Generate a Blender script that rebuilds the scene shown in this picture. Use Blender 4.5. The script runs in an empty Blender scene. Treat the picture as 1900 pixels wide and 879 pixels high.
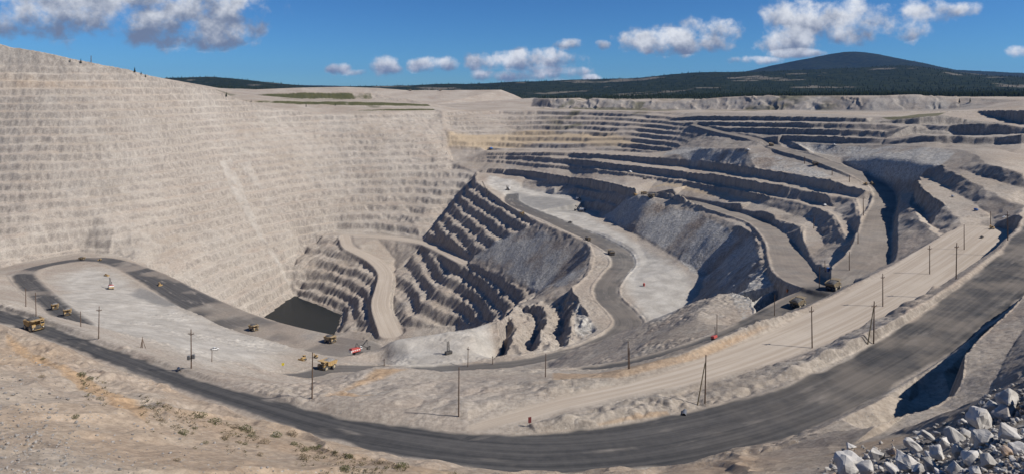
import bpy, bmesh, math, random
import numpy as np
from mathutils import Vector, Matrix
from mathutils.geometry import delaunay_2d_cdt

random.seed(7)
rng = np.random.default_rng(7)
SC = bpy.context.scene
COL = SC.collection

# ------------------------------------------------------------------ camera, sky, sun, exposure
FPX, UC, VC = 1200.0, 950.0, 165.0          # focal length, centre column and horizon row of the surveyed photograph
cam_d = bpy.data.cameras.new('camera')
cam = bpy.data.objects.new('camera', cam_d)
COL.objects.link(cam)
SC.camera = cam
cam.location = (0, 0, 0)
cam.rotation_euler = (math.radians(90), 0, 0)
cam_d.sensor_width = 36.0
cam_d.lens = 36.0 * FPX / 1900.0
cam_d.shift_y = -(439.5 - VC) / 1900.0
cam_d.clip_start = 0.5
cam_d.clip_end = 60000.0

SUN_AZ, SUN_EL = 104.0, 42.0                 # azimuth clockwise from the view direction (+y)
SUN_DIR = Vector((math.sin(math.radians(SUN_AZ)) * math.cos(math.radians(SUN_EL)),
                  math.cos(math.radians(SUN_AZ)) * math.cos(math.radians(SUN_EL)),
                  math.sin(math.radians(SUN_EL))))
sun_d = bpy.data.lights.new('sun', 'SUN')
sun = bpy.data.objects.new('sun', sun_d)
COL.objects.link(sun)
sun_d.energy = 5.0
sun_d.angle = math.radians(0.53)
sun_d.color = (1.0, 0.955, 0.90)
sun.rotation_euler = SUN_DIR.to_track_quat('Z', 'Y').to_euler()
sun.location = (800, 200, 900)

SC.view_settings.view_transform = 'Standard'
SC.view_settings.look = 'None'
SC.view_settings.gamma = 1.0
SC.view_settings.exposure = 0.1
SC.view_settings.use_curve_mapping = False
SC.cycles.diffuse_bounces = 1
SC.cycles.max_bounces = 6

world = bpy.data.worlds.new('World')
SC.world = world
world.use_nodes = True


class NT:
    """Small node-tree helper."""
    def __init__(self, tree):
        self.t = tree
        self.n = tree.nodes
        self.l = tree.links

    def node(self, typ, **kw):
        nd = self.n.new(typ)
        for k, v in kw.items():
            setattr(nd, k, v)
        return nd

    def put(self, sock, val):
        if val is None:
            return
        if isinstance(val, bpy.types.NodeSocket):
            self.l.new(val, sock)
        else:
            if hasattr(sock, 'default_value'):
                dv = sock.default_value
                if hasattr(dv, '__len__') and not hasattr(val, '__len__'):
                    val = [val] * len(dv)
                if hasattr(dv, '__len__') and len(dv) == 4 and len(val) == 3:
                    val = (*val, 1.0)
                sock.default_value = val

    def math(self, op, a, b=None, c=None, clamp=False):
        nd = self.node('ShaderNodeMath', operation=op, use_clamp=clamp)
        self.put(nd.inputs[0], a)
        self.put(nd.inputs[1], b)
        self.put(nd.inputs[2], c)
        return nd.outputs[0]

    def vmath(self, op, a, b=None, scale=None):
        nd = self.node('ShaderNodeVectorMath', operation=op)
        self.put(nd.inputs[0], a)
        if b is not None:
            self.put(nd.inputs[1], b)
        if scale is not None:
            self.put(nd.inputs['Scale'], scale)
        return nd.outputs['Value'] if op in ('DOT_PRODUCT', 'LENGTH', 'DISTANCE') else nd.outputs['Vector']

    def mix(self, f, a, b, blend='MIX', clamp=True):
        nd = self.node('ShaderNodeMix', data_type='RGBA', blend_type=blend, clamp_factor=clamp)
        self.put(nd.inputs[0], f)
        self.put(nd.inputs[6], a)
        self.put(nd.inputs[7], b)
        return nd.outputs[2]

    def noise(self, vec, scale, detail=4.0, rough=0.55, dist=0.0, color=False):
        nd = self.node('ShaderNodeTexNoise')
        self.put(nd.inputs['Vector'], vec)
        nd.inputs['Scale'].default_value = scale
        nd.inputs['Detail'].default_value = detail
        nd.inputs['Roughness'].default_value = rough
        nd.inputs['Distortion'].default_value = dist
        return nd.outputs['Color'] if color else nd.outputs['Fac']

    def ramp(self, f, lo, hi):
        nd = self.node('ShaderNodeMapRange', interpolation_type='SMOOTHSTEP')
        self.put(nd.inputs['Value'], f)
        nd.inputs['From Min'].default_value = lo
        nd.inputs['From Max'].default_value = hi
        return nd.outputs['Result']


def sstep(a, b, x):
    t = np.clip((x - a) / (b - a), 0, 1)
    return t * t * (3 - 2 * t)


# sky: Nishita daylight with cumulus clouds placed by direction (bearing, elevation, both as tangents; size)
CLOUDS = [(-.79, .108, .08, .036), (-.72, .122, .11, .042), (-.64, .112, .11, .03), (-.55, .108, .13, .04), (-.46, .114, .085, .046), (-.465, .082, .055, .022), (-.80, .10, .05, .02), (-.88, .12, .1, .04), (-.6, .14, .15, .02),
          (-.20, .033, .029, .017), (-.237, .025, .018, .007), (-.267, .031, .02, .009), (-.137, .036, .03, .012), (-.098, .036, .017, .012), (0, .039, .075, .018), (.05, .044, .06, .018), (.067, .025, .05, .012), (-.017, .021, .05, .010),
          (.085, .067, .023, .011), (.142, .068, .013, .008), (.121, .013, .022, .009), (.075, .009, .019, .008),
          (.233, .073, .066, .020), (.317, .088, .055, .024), (.29, .067, .06, .013), (.425, .075, .05, .021), (.49, .109, .105, .034), (.575, .104, .078, .030), (.64, .121, .075, .018), (.535, .083, .05, .017),
          (.44, .054, .042, .008), (.375, .044, .046, .007), (.70, .123, .035, .012), (.79, .058, .022, .011), (1.05, .09, .1, .03), (-1.2, .1, .2, .04), (1.4, .12, .15, .05)]


def build_sky():
    t = NT(world.node_tree)
    t.n.clear()
    out = t.node('ShaderNodeOutputWorld')
    bg = t.node('ShaderNodeBackground')
    sky = t.node('ShaderNodeTexSky', sky_type='NISHITA')
    sky.sun_disc = False
    sky.sun_elevation = math.radians(SUN_EL)
    sky.sun_rotation = math.radians(SUN_AZ)
    sky.altitude = 2200
    sky.air_density = 1.0
    sky.dust_density = 0.4
    sky.ozone_density = 3.0
    bg.inputs['Strength'].default_value = 0.062
    D = t.node('ShaderNodeTexCoord').outputs['Generated']
    sx = t.node('ShaderNodeSeparateXYZ'); t.l.new(D, sx.inputs[0])
    yy = t.math('MAXIMUM', sx.outputs[1], 0.02)
    a = t.math('DIVIDE', sx.outputs[0], yy); e = t.math('DIVIDE', sx.outputs[2], yy)
    n1 = t.noise(D, 26.0, 7, 0.58)
    n0 = t.noise(D, 9.0, 3, 0.5)
    warp = t.math('MULTIPLY', t.math('SUBTRACT', n0, 0.5), 0.03)
    a2 = t.math('ADD', a, warp); e2 = t.math('ADD', e, t.math('MULTIPLY', warp, 0.25))
    mx = None; ws = None; hs = None
    for ca, ce, ra, re in CLOUDS:
        x = t.math('MULTIPLY', t.math('SUBTRACT', a2, ca), 1 / (ra * 1.12))
        y = t.math('MULTIPLY', t.math('SUBTRACT', e2, ce), 1 / (re * 1.15))
        q = t.math('SUBTRACT', 1.0, t.math('ADD', t.math('MULTIPLY', x, x), t.math('MULTIPLY', y, y)))
        w = t.math('MAXIMUM', q, 0.0)
        mx = q if mx is None else t.math('MAXIMUM', mx, q)
        ws = w if ws is None else t.math('ADD', ws, w)
        hh = t.math('MULTIPLY', w, y)
        hs = hh if hs is None else t.math('ADD', hs, hh)
    mx = t.math('MAXIMUM', mx, -1.2)
    dens = t.math('ADD', mx, t.math('MULTIPLY', t.math('SUBTRACT', n1, 0.5), 4.4))
    m = t.ramp(dens, -0.1, 1.1)
    m = t.math('MULTIPLY', m, t.ramp(sx.outputs[1], 0.05, 0.2))
    sh = t.math('DIVIDE', hs, t.math('ADD', ws, 0.08))
    sh = t.math('ADD', sh, t.math('MULTIPLY', t.math('SUBTRACT', t.noise(D, 34.0, 5, 0.6), 0.5), 2.6))
    sh = t.math('ADD', sh, t.math('MULTIPLY', a, 0.35))
    lit = t.ramp(sh, -0.75, 0.85)
    cc = t.mix(lit, (2.6, 3.2, 4.6), (12.6, 12.9, 13.4))
    skyc = t.mix(1.0, sky.outputs[0], (0.42, 0.84, 1.28), 'MULTIPLY', False)
    t.put(bg.inputs['Color'], t.mix(t.math('MULTIPLY', m, 0.95), skyc, cc, 'MIX'))
    t.l.new(bg.outputs[0], out.inputs['Surface'])


build_sky()

# ------------------------------------------------------------------ survey helpers
def at(u, v, val):
    """Survey station seen in direction (u, v): val < 0 is its height, val > 0 its distance."""
    d = -val * FPX / (v - VC) if val < 0 else val
    return ((u - UC) / FPX * d, d, (VC - v) / FPX * d)


def hash2(ix, iy, seed):
    h = (ix.astype(np.int64) * 374761393 + iy.astype(np.int64) * 668265263 + seed * 982451653) & 0xffffffff
    h = ((h ^ (h >> 13)) * 1274126177) & 0xffffffff
    h = h ^ (h >> 16)
    return (h & 0xffff).astype(np.float32) / 65535.0


def vnoise(x, y, seed=0):
    ix = np.floor(x); iy = np.floor(y)
    fx = (x - ix).astype(np.float32); fy = (y - iy).astype(np.float32)
    ix = ix.astype(np.int64); iy = iy.astype(np.int64)
    fx = fx * fx * fx * (fx * (fx * 6 - 15) + 10)
    fy = fy * fy * fy * (fy * (fy * 6 - 15) + 10)
    a = hash2(ix, iy, seed); b = hash2(ix + 1, iy, seed)
    c = hash2(ix, iy + 1, seed); d = hash2(ix + 1, iy + 1, seed)
    return (a + (b - a) * fx + (c - a) * fy + (a - b - c + d) * fx * fy) * 2 - 1


def fbm(x, y, scale, octs=3, seed=0, gain=0.5):
    s = np.zeros(x.shape, np.float32)
    amp, f, tot = 1.0, 1.0 / scale, 0.0
    ca, sa = math.cos(0.6), math.sin(0.6)
    for k in range(octs):
        xr = x * ca - y * sa
        yr = x * sa + y * ca
        s += amp * vnoise(xr * f, yr * f, seed + k * 17)
        tot += amp
        amp *= gain
        f *= 2.03
        ca, sa = math.cos(0.6 + k), math.sin(0.6 + k)
    return s / tot


# ------------------------------------------------------------------ terrain: break lines of the survey
LINES, SPOTS = [], []


def line(*pts):
    LINES.append([at(*p) if len(p) == 3 else p[1:] for p in pts])
    return LINES[-1]


def spot(*pts):
    for p in pts:
        SPOTS.append(at(*p) if len(p) == 3 else p[1:])


W = 'w'
def ip(u, tab):
    xs = [p[0] for p in tab]
    return float(np.interp(u, xs, [p[1] for p in tab]))

# main haul road
RZ = [(-420, -128), (-150, -121), (0, -116), (100, -112), (200, -108), (300, -104), (400, -100), (500, -97), (600, -95), (700, -93.5),
      (800, -92.5), (900, -92), (1100, -92), (1200, -91.5), (1300, -91), (1400, -90), (1500, -89), (1600, -88), (1700, -86),
      (1800, -83), (1900, -79), (2050, -74), (2320, -66)]
RF = [(-420, 505), (-150, 538), (0, 572), (100, 605), (200, 640), (300, 676), (400, 706), (500, 735), (600, 762), (700, 780), (800, 795), (900, 803),
      (1000, 806), (1100, 798), (1200, 783), (1300, 761), (1400, 736), (1500, 702), (1600, 655), (1700, 600), (1800, 530), (1900, 455),
      (2050, 360), (2320, 280)]
RN = [(-420, 522), (-150, 558), (0, 600), (100, 636), (200, 676), (300, 714), (400, 750), (500, 780), (600, 812), (700, 837), (800, 855), (900, 871),
      (1000, 878), (1100, 877), (1200, 870), (1300, 855), (1400, 830), (1500, 795), (1600, 745), (1700, 690), (1800, 620), (1900, 548),
      (2050, 440), (2320, 330)]
ROAD_F = line(*[(u, v, ip(u, RZ)) for u, v in RF])
ROAD_N = line(*[(u, v, ip(u, RZ)) for u, v in RN])
def rfd(u):
    return -ip(u, RZ) * FPX / (ip(u, RF) - VC)

# bank beyond the main road (crest), gap where the light road joins it
line(*[(u, v, rfd(u) + dd) for u, v, dd in [(-420, 495, 12), (-150, 528, 10), (0, 560, 8), (60, 578, 8), (100, 592, 8), (183, 623, 8), (260, 652, 8), (355, 680, 8), (450, 708, 8), (580, 738, 8),
      (650, 748, 7), (700, 757, 7), (780, 765, 8), (850, 775, 7)]])
line(*[(u, v, rfd(u) + dd) for u, v, dd in [(985, 786, 4), (1070, 770, 5), (1150, 760, 6), (1230, 748, 7), (1300, 738, 7), (1400, 710, 7), (1500, 672, 7), (1600, 626, 5), (1700, 572, 4),
      (1800, 508, 2), (1900, 437, 2), (2050, 345, 3)]])
# light road above the bank
R2Z = [(900, -92), (1100, -92.5), (1300, -93), (1400, -93.5), (1500, -93), (1600, -91), (1700, -88), (1800, -84), (1870, -80), (2000, -74)]
R2L = line(*[(u, v, ip(u, R2Z)) for u, v in [(975, 790), (1040, 768), (1100, 757), (1200, 737), (1300, 714), (1400, 686), (1500, 646), (1600, 601), (1700, 541), (1760, 497), (1830, 443), (1858, 421)]])
R2U = line(*[(u, v, ip(u, R2Z)) for u, v in [(865, 790), (900, 768), (950, 750), (1050, 727), (1150, 707), (1250, 681), (1350, 646), (1450, 610), (1520, 580), (1620, 530), (1700, 491), (1760, 457), (1800, 431), (1845, 403)]])
def r2d(u):
    return float(np.interp(u, [UC + p[0] / p[1] * FPX for p in R2U], [p[1] for p in R2U]))
R2B = line(*[(u, v, r2d(u) + dd) for u, v, dd in [(900, 745, 9), (1000, 722, 9), (1090, 700, 9), (1165, 686, 7), (1250, 660, 7), (1350, 622, 7), (1420, 594, 7), (1480, 576, 8), (1540, 550, 8), (1620, 510, 7), (1700, 474, 6),
      (1745, 452, 5), (1785, 425, 3)]])

# near slope on the camera side of the main road
line(*[(u, v, d) for u, v, d in [(-420, 530, 330), (-150, 566, 325), (0, 602, 306), (40, 614, 285), (100, 641, 265), (160, 676, 240), (205, 691, 230), (245, 706, 219), (262, 727, 208), (290, 729, 204), (320, 741, 199), (350, 757, 193),
      (420, 776, 183), (500, 796, 173), (560, 816, 165), (640, 839, 158.5), (720, 851, 154), (800, 863, 150), (870, 874, 147), (960, 884, 145), (1100, 884, 145), (1200, 874, 147), (1300, 862, 149)]])
line((-420, 640, 210), (0, 720, 168), (130, 745, 160), (230, 768, 152), (300, 800, 146), (380, 822, 141), (480, 838, 138), (600, 858, 132), (760, 880, 125), (950, 900, 120), (1150, 902, 120), (1290, 890, 122), (1420, 868, 126), (1520, 845, 129), (1580, 825, 133), (1640, 800, 136))
line((-420, 760, 120), (0, 800, 118), (150, 830, 112), (300, 868, 105), (600, 930, 96), (950, 980, 90), (1200, 975, 88), (1400, 940, 88), (1560, 880, 92))
line((-420, 879, 80), (0, 886, 78), (300, 960, 72), (600, 1010, 66), (950, 1040, 62), (1300, 1020, 58), (1450, 1000, 55))
# bottom right: road-side lip, gully, ridge with lit top, upper bench
line((1340, 856, 150), (1420, 832, 154), (1500, 806, 159), (1560, 778, 164), (1610, 752, 169), (1652, 733, 177))
line((1684, 748, 184), (1705, 733, 189), (1750, 690, 196), (1800, 645, 208), (1850, 605, 219), (1900, 566, 233))
RIDGE = line((1625, 790, 136.5), (1680, 768, 143), (1740, 752, 148), (1772, 730, 152), (1786, 700, 158), (1790, 660, 170), (1806, 640, 178), (1840, 608, 194), (1880, 572, 215), (1900, 550, 228), (2050, 450, 300))
line(*[('w', x - 2.5 * k, y + 5 * k, z - (17 if i < 8 else 12) * k) for i, (x, y, z) in enumerate(RIDGE[1:10]) for k in [(.5, .9, 1, 1, 1, 1, 1, 1, .8)[i]]])
line((1650, 806, 132), (1720, 790, 134), (1790, 765, 138), (1830, 738, 142), (1850, 700, 150), (1870, 655, 165), (1900, 610, 182), (2050, 480, 250))
line((1955, 705, 118), (1985, 645, 136), (2030, 585, 155), (2150, 475, 205))
line((1640, 860, 100), (1720, 840, 100), (1800, 815, 100), (1860, 790, 100), (1920, 745, 100), (2000, 670, 105))
spot((1560, 900, 60), (1650, 880, 60), (1760, 845, 58), (1860, 800, 55), (1960, 760, 55), (2100, 720, 60), (2321, 650, 70), (2321, 490, 150), (2321, 380, 240))
line((1480, 960, 34), (1600, 905, 34), (1700, 870, 33), (1800, 820, 33), (1880, 785, 32), (1960, 770, 32), (2150, 780, 32))
spot((1500, 1040, 22), (1700, 990, 20), (1850, 950, 18), (2000, 940, 16), (2321, 920, 14))
for x, y, z in [(-40, 3, -6), (0, 3, -3), (40, 3, -6), (-60, 20, -18), (-20, 20, -17), (5, 18, -15), (-60, 45, -38), (-15, 45, -36), (15, 40, -31)]:
    SPOTS.append((x, y, z))
for x, y, z in [(-400, -100, 20), (400, -100, 20), (0, -100, 10), (-150, 5, -20), (150, 5, -20), (-700, 300, -130), (700, 150, -30)]:
    SPOTS.append((x, y, z))

# slope from the bank down to the left shelf
spot((300, 640, -146), (450, 668, -150), (500, 690, -140), (400, 690, -122), (230, 620, -150), (560, 715, -112))
R4 = [(150, 606, -165), (128, 588, -175), (108, 573, -185), (75, 545, -199), (50, 522, -210), (44, 510, -214), (56, 500, -219), (100, 489, -226), (160, 481, -230), (205, 484, -230), (245, 497, -230), (290, 518, -229), (350, 552, -226), (400, 577, -224), (450, 599, -222),
      (520, 622, -219), (590, 640, -217), (650, 652, -215)]
R4W = line(*R4)
line((620, 692, -178), (560, 700, -172), (520, 700, -168))
spot((200, 530, -221), (250, 545, -220), (130, 520, -217), (180, 500, -226), (350, 600, -205), (450, 635, -198), (520, 650, -200), (600, 664, -200))
# rim of the shelf over the lake
RIMA = line((243, 488, -229.5), (300, 513, -228.5), (350, 545, -226), (400, 570, -224), (480, 596, -221), (560, 615, -218.5), (640, 631, -217), (690, 642, -214))
line(('w', -395, 800, -300), ('w', -330, 790, -330), ('w', -262, 742, -350), ('w', -170, 690, -352), ('w', -100, 655, -345))
# left wall foot, valley, top
LWF = line((-420, 500, -240), (-150, 512, -239), (0, 498, -237), (25, 492, -236), (50, 484, -237), (150, 468, -237), (200, 471, -238), (240, 481, -240), (300, 507, -255), (350, 538, -280), (420, 566, -312), (485, 590, -345))
VAL = line((545, 548, -345), (520, 500, 1105), (470, 400, 1150), (410, 290, 1260), (400, 200, 1350), (398, 166, 1392))
LWT = line((-420, 10, 1130), (-200, 40, 1150), (0, 82, 1180), (20, 88, 1182), (75, 97, 1190), (150, 113, 1210), (230, 128, 1240), (300, 147, 1290), (350, 158, 1330), (398, 166, 1392))
line((398, 166, 1392), (430, 181, 1430), (470, 193, 1460), (520, 203, 1500), (600, 211, 1560), (700, 209, 1620), (780, 207, 1690), (810, 208, 1715), (820, 206, 1720))
spot((-420, 300, 960), (100, 300, 1010), (250, 300, 1075))
line((0, 190, 1105), (120, 190, 1130), (230, 185, 1180))
# lake shore and bed
line((485, 590, -345), (545, 548, -345), (590, 565, -345), (635, 583, -345), (622, 620, -345))
spot(('w', -330, 1010, -357), ('w', -300, 950, -357), ('w', -300, 880, -357))
# back wall foot along the inner bench road
line((560, 446, 1195), (600, 436, 1225), (622, 430, 1240), (700, 434, 1226), (785, 446, 1165), (830, 388, 1285), (865, 343, 1340), (885, 320, 1385))
RAMPI = line((785, 452, -272), (700, 441, -274), (640, 438, -276), (632, 445, -278), (652, 462, -283), (690, 480, -289), (712, 500, -294), (712, 530, -301), (704, 560, -310), (712, 590, -317), (728, 622, -322))
INNER = line((785, 452, -272), (860, 484, -253), (930, 511, -244), (1000, 541, -236), (985, 556, -221), (960, 566, -210), (940, 585, -199), (925, 600, -190))
# rib between lake and ramp
line((560, 470, -300), (600, 478, -298), (640, 490, -297), (672, 505, -300), (690, 530, -305), (686, 560, -312), (690, 600, -325))
# lower nose foot
line((732, 480, -296), (730, 520, -306), (728, 570, -322), (740, 610, -321), (850, 606, 832), (902, 600, 772))
spot(('w', -120, 740, -335), ('w', -80, 735, -322))
# rim of the near bench over the pit
RIMB = line((690, 642, -214), (704, 645, 490), (725, 626, -191), (760, 622, -190), (830, 612, -190), (880, 604, -190), (925, 600, -190))
spot((690, 659, -213), (698, 655, -212))
line(('w', -90, 640, -325), ('w', -50, 620, -315), ('w', -38, 660, -300))
# ground of the near bench
spot((700, 672, -205), (760, 655, -193), (860, 650, -191), (800, 690, -189), (700, 690, -187), (640, 688, -185), (870, 684, -191))
line((870, 684, -191), (960, 676, -190), (1050, 657, -189.5), (1120, 636, -189), (1165, 612, -188))
# orange mound bench
line((590, 735, 204), (620, 717, 222), (650, 700, 236), (690, 681, 247), (740, 679, 249), (775, 684, 247), (840, 692, 240), (880, 700, 232))
spot((680, 716, 224), (760, 706, 230), (820, 715, 222))
spot((640, 728, 300), (760, 722, 300), (880, 700, 320))
# plateau edge over the pit
PLE = line((885, 320, 1385), (882, 336, -181), (905, 352, -184), (935, 375, -187), (965, 393, -187), (1000, 412, -187), (1045, 430, -186), (1090, 450, -186), (1099, 475, -186), (1094, 500, -186), (1078, 520, -186),
           (1060, 535, -186), (1074, 560, -186), (1100, 590, -187), (1120, 610, -188), (1092, 627, -189), (1020, 646, -190), (960, 660, -190), (930, 663, -190))
for fin in ([(1058, 548, -192), (1062, 580, -190), (1054, 625, -190), (1046, 648, -190)], [(1012, 572, -201), (1012, 600, -197), (1004, 630, -193), (998, 648, -191)], [(957, 612, -197), (950, 640, -192), (944, 658, -190.5)]):
    L1 = line(*fin)
    n = len(fin) - 1
    line(*[('w', p[0] - 8 + 2 * (i == n), p[1] - 2, p[2] - ((9, 14, 10)[i % 3] if i < n else 3)) for i, p in enumerate(L1)])
spot((1082, 590, -193), (1080, 615, -191))
# plateau floor
spot((930, 350, -190), (960, 370, -189), (1000, 392, -189), (1050, 405, -189), (1100, 420, -187), (1200, 480, -184), (1260, 520, -183), (1170, 560, -186), (1200, 600, -186.5), (1180, 520, -186))
line((925, 352, -190), (970, 350, -191), (1010, 358, -190.5), (1026, 361, -189.5))
line((910, 342, 1256), (970, 339, 1262), (1015, 345, 1215), (1029, 350, 1165))
line((1068, 362, 1102), (1110, 371, 1012), (1148, 381, 932))
line((1070, 349, 1112), (1112, 357, 1024), (1164, 371, 915))
line((1083, 389, 1026), (1112, 392, 978), (1134, 394, 932))
line((1085, 374, 1036), (1114, 376, 990), (1140, 384, 936))
# dump in the plateau: toe and crest
line((1112, 402, -186), (1140, 414, -184), (1180, 436, -180.5), (1240, 470, -178), (1280, 492, -177.5), (1312, 508, -178))
line((1166, 364, 895), (1185, 361, 886), (1203, 363, 868), (1250, 373, 828), (1300, 388, 768), (1330, 402, 718), (1370, 418, 654), (1402, 434, 600), (1406, 447, 563), (1412, 470, 500), (1424, 500, 430), (1440, 530, 378), (1455, 548, 352), (1480, 565, 325))
line((1312, 508, -178), (1300, 545, -183), (1250, 600, -186), (1200, 640, -187))
line((1335, 545, 404), (1370, 545, 396), (1395, 560, 368), (1402, 588, 330), (1360, 606, 316), (1310, 600, 318), (1300, 575, 350), (1335, 545, 404))
spot(('w', 145, 425, -176), ('w', 140, 390, -168), ('w', 141, 358, -146))
# dark road behind the berm of the light road
line((1150, 678, 268), (1200, 668, -110), (1300, 640, -108), (1400, 606, -107), (1480, 574, -106))
line((1130, 655, 350), (1180, 645, 335), (1240, 614, 322), (1290, 590, 330))
line((900, 686, 420), (1000, 688, 380), (1070, 680, 340), (1130, 684, 290))
# right-hand benches: columns walked upward from the road on the dump
W1T = [(900, 321), (960, 325), (1010, 332), (1060, 341), (1100, 351), (1160, 361), (1220, 367), (1305, 385), (1373, 406), (1424, 419)]
W1Z = [(900, -180), (960, -178), (1010, -172), (1060, -171), (1100, -166), (1160, -153), (1220, -146), (1305, -141), (1373, -137), (1424, -134)]
W1C = [(900, 314), (960, 315), (1010, 322), (1060, 330), (1100, 334), (1168, 349), (1230, 356), (1305, 373), (1373, 392), (1441, 409)]
W2T = [(900, 300), (936, 302), (969, 306.5), (1021, 311), (1072, 315.5), (1123, 321), (1192, 330), (1221, 334.5), (1272, 343), (1306, 349), (1350, 358), (1400, 373), (1430, 385)]
W2C = [(900, 297), (936, 299), (969, 303), (1021, 306.5), (1072, 311), (1123, 317), (1187, 325), (1221, 330), (1272, 337.5), (1306, 343.5), (1350, 350.5), (1406, 362), (1446, 369)]
W3T = [(900, 294), (980, 296), (1021, 301), (1081, 306), (1122, 311.5), (1176, 318.5), (1221, 325), (1255, 329.5), (1306, 335), (1350, 345), (1394, 354), (1435, 361)]
W3C = [(900, 291), (980, 291), (1021, 294), (1084, 298), (1122, 302), (1176, 309), (1229, 314), (1272, 320), (1306, 324), (1350, 328), (1411, 340), (1459, 347)]
W4T = [(900, 288), (1040, 288), (1100, 292), (1170, 298), (1221, 306), (1255, 309), (1289, 311), (1326, 316), (1350, 318), (1376, 325), (1410, 328.5), (1461, 340)]
W4C = [(900, 284), (1040, 283), (1100, 286), (1168, 290), (1229, 295), (1272, 300), (1342, 306), (1350, 308), (1410, 315), (1461, 323)]
walls = [(W1T, W1C), (W2T, W2C), (W3T, W3C), (W4T, W4C)]
rows = [[] for _ in range(8)]
for u in (905, 940, 980, 1020, 1060, 1100, 1160, 1220, 1280, 1340, 1400):
    z = ip(u, W1Z)
    for k, (T_, C_) in enumerate(walls):
        vt, vc = ip(u, T_), ip(u, C_)
        if k == 0:
            d = -z * FPX / (vt - VC)
        else:
            d = max(d + 5, d + ip(u, [(980, .4), (1100, .6), (1220, 1)]) * (-(z + 0.6) * FPX / (vt - VC) - d))
        rows[2 * k].append((u, vt, d))
        h = max(1.0, (vt - vc) * d / FPX)
        d += 0.16 * h + 0.5
        z = -(vc - VC) / FPX * d
        rows[2 * k + 1].append((u, vc, d))
ext = [
    [(1424, 419, -134), (1462, 433, -131), (1469, 450, -129), (1470, 471, -127), (1486, 493, -123)],
    [(1441, 409, 640), (1489, 421, 574), (1487, 436, 536), (1486, 460, 490), (1491, 488, 446)],
    [(1430, 385, 697), (1470, 397, 647), (1503, 405, 617), (1518, 420, 572), (1522, 440, 521), (1528, 455, 488), (1545, 462, 465)],
    [(1446, 369, 704), (1480, 376, 665), (1512, 385, 630), (1538, 395, 584), (1547, 402, 557), (1556, 420, 513), (1562, 434, 484), (1573, 446, 468)],
    [(1435, 361, 732), (1469, 369.5, 689), (1521, 376, 654), (1548, 385, 616), (1560, 398, 569), (1567, 410, 536), (1578, 424, 503), (1590, 438, 473), (1601, 446, 453)],
    [(1459, 347, 717), (1503, 357, 674), (1538, 363.5, 638), (1585, 369.5, 610), (1590, 385, 562), (1592, 400, 521), (1596, 410, 497), (1601, 422, 472), (1606, 437, 447)],
    [(1461, 340, 734), (1504, 349, 695), (1546, 357, 656), (1597, 366, 618)],
    [(1461, 323, 745), (1504, 330, 706), (1538, 334, 672), (1577, 346, 640), (1606, 354, 615)],
]

WL = [line(*(rows[k] + ext[k])) for k in range(8)]
spot((1524, 462, -118), (1545, 490, -111), (1570, 470, -110), (1510, 500, -112))
# big ramp on the right
RB = [(1290, 232, 1205), (1340, 245, 1062), (1400, 258, 962), (1452, 277, -80), (1510, 293, -84), (1560, 311, -88), (1600, 328, -93), (1636, 350, -98), (1642, 375, -101.5), (1632, 400, -101.5), (1624, 430, -101), (1614, 470, -100.5), (1600, 492, -100.5),
      (1572, 514, -101.5), (1545, 528, -102), (1515, 527, -106), (1480, 508, -114), (1462, 480, -122), (1446, 447, -129), (1410, 414, -135), (1360, 396, -138), (1300, 379, -142), (1245, 368, -146), (1195, 361, -149)]
RBW = [at(*p) for p in RB]
for p in RBW:
    SPOTS.append(p)
spot((1540, 560, 320), (1500, 560, -105))
# base of the far walls
MB = line((835, 276, 1560), (900, 279, 1530), (1000, 280, 1425), (1100, 280, 1345), (1170, 283, 1260), (1228, 286, 1160), (1250, 279, 1085), (1300, 276, 1005), (1384, 275, 892))
spot((840, 300, 1500), (865, 300, 1460))
EDG = line((820, 206, 1720), (822, 240, 1620), (824, 272, 1558), (838, 298, 1480), (885, 320, 1385))
RIM = line((820, 206, 1720), (860, 204, 1820), (930, 205, 1840), (1000, 205, 1800), (1100, 206, 1680), (1200, 208, 1520), (1290, 209, 1390), (1400, 210, 1200), (1500, 213, 1080), (1560, 215, 1015), (1620, 218, 965), (1690, 218, 930))
# grey dumps right of the ramp
line((1466, 274, 880), (1500, 283, 815), (1560, 302, 764), (1610, 323, 705), (1650, 347, 632), (1662, 356, 605))
line((1510, 284, 830), (1560, 291, 783), (1620, 294, 712), (1700, 302, 606), (1751, 308, 550))
line((1475, 264, 868), (1500, 266, 855), (1560, 269, 812), (1640, 269, 762), (1720, 273, 672), (1780, 277, 618))
# spurs
line((1648, 375, 600), (1640, 400, 538), (1636, 430, 456), (1626, 470, 400), (1625, 497, 362))
line((1668, 360, 600), (1688, 382, 487), (1706, 401, 440), (1731, 428, 395), (1745, 440, 375))
line((1690, 346, 583), (1697, 356, 560), (1700, 380, 500), (1715, 400, 458), (1735, 420, 418), (1752, 436, 388))
line((1702, 330, 565), (1711, 347, 503), (1731, 368, 458), (1754, 381, 436), (1771, 394, 420), (1782, 406, 405))
line((1722, 326, 562), (1740, 336, 530), (1754, 345, 505), (1771, 354, 480), (1813, 381, 428), (1835, 396, 412))
line((1751, 311, 545), (1788, 329, 487), (1822, 347, 452), (1849, 359, 431), (1873, 371, 417), (1899, 381, 405))
line((1756, 308, 548), (1779, 313, 521), (1805, 320, 498), (1840, 332, 470), (1900, 349, 438))
line((1788, 276, 640), (1806, 277, 612), (1815, 287, 562), (1825, 303, 500), (1856, 309, 475), (1900, 323, 450))
line((1835, 275, 640), (1842, 296, 525), (1870, 303, 500), (1900, 312, 480))
line((1858, 277, 650), (1880, 284, 610), (1900, 289, 580))
spot((2000, 330, 470), (2000, 390, 420), (2050, 300, 560))
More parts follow.
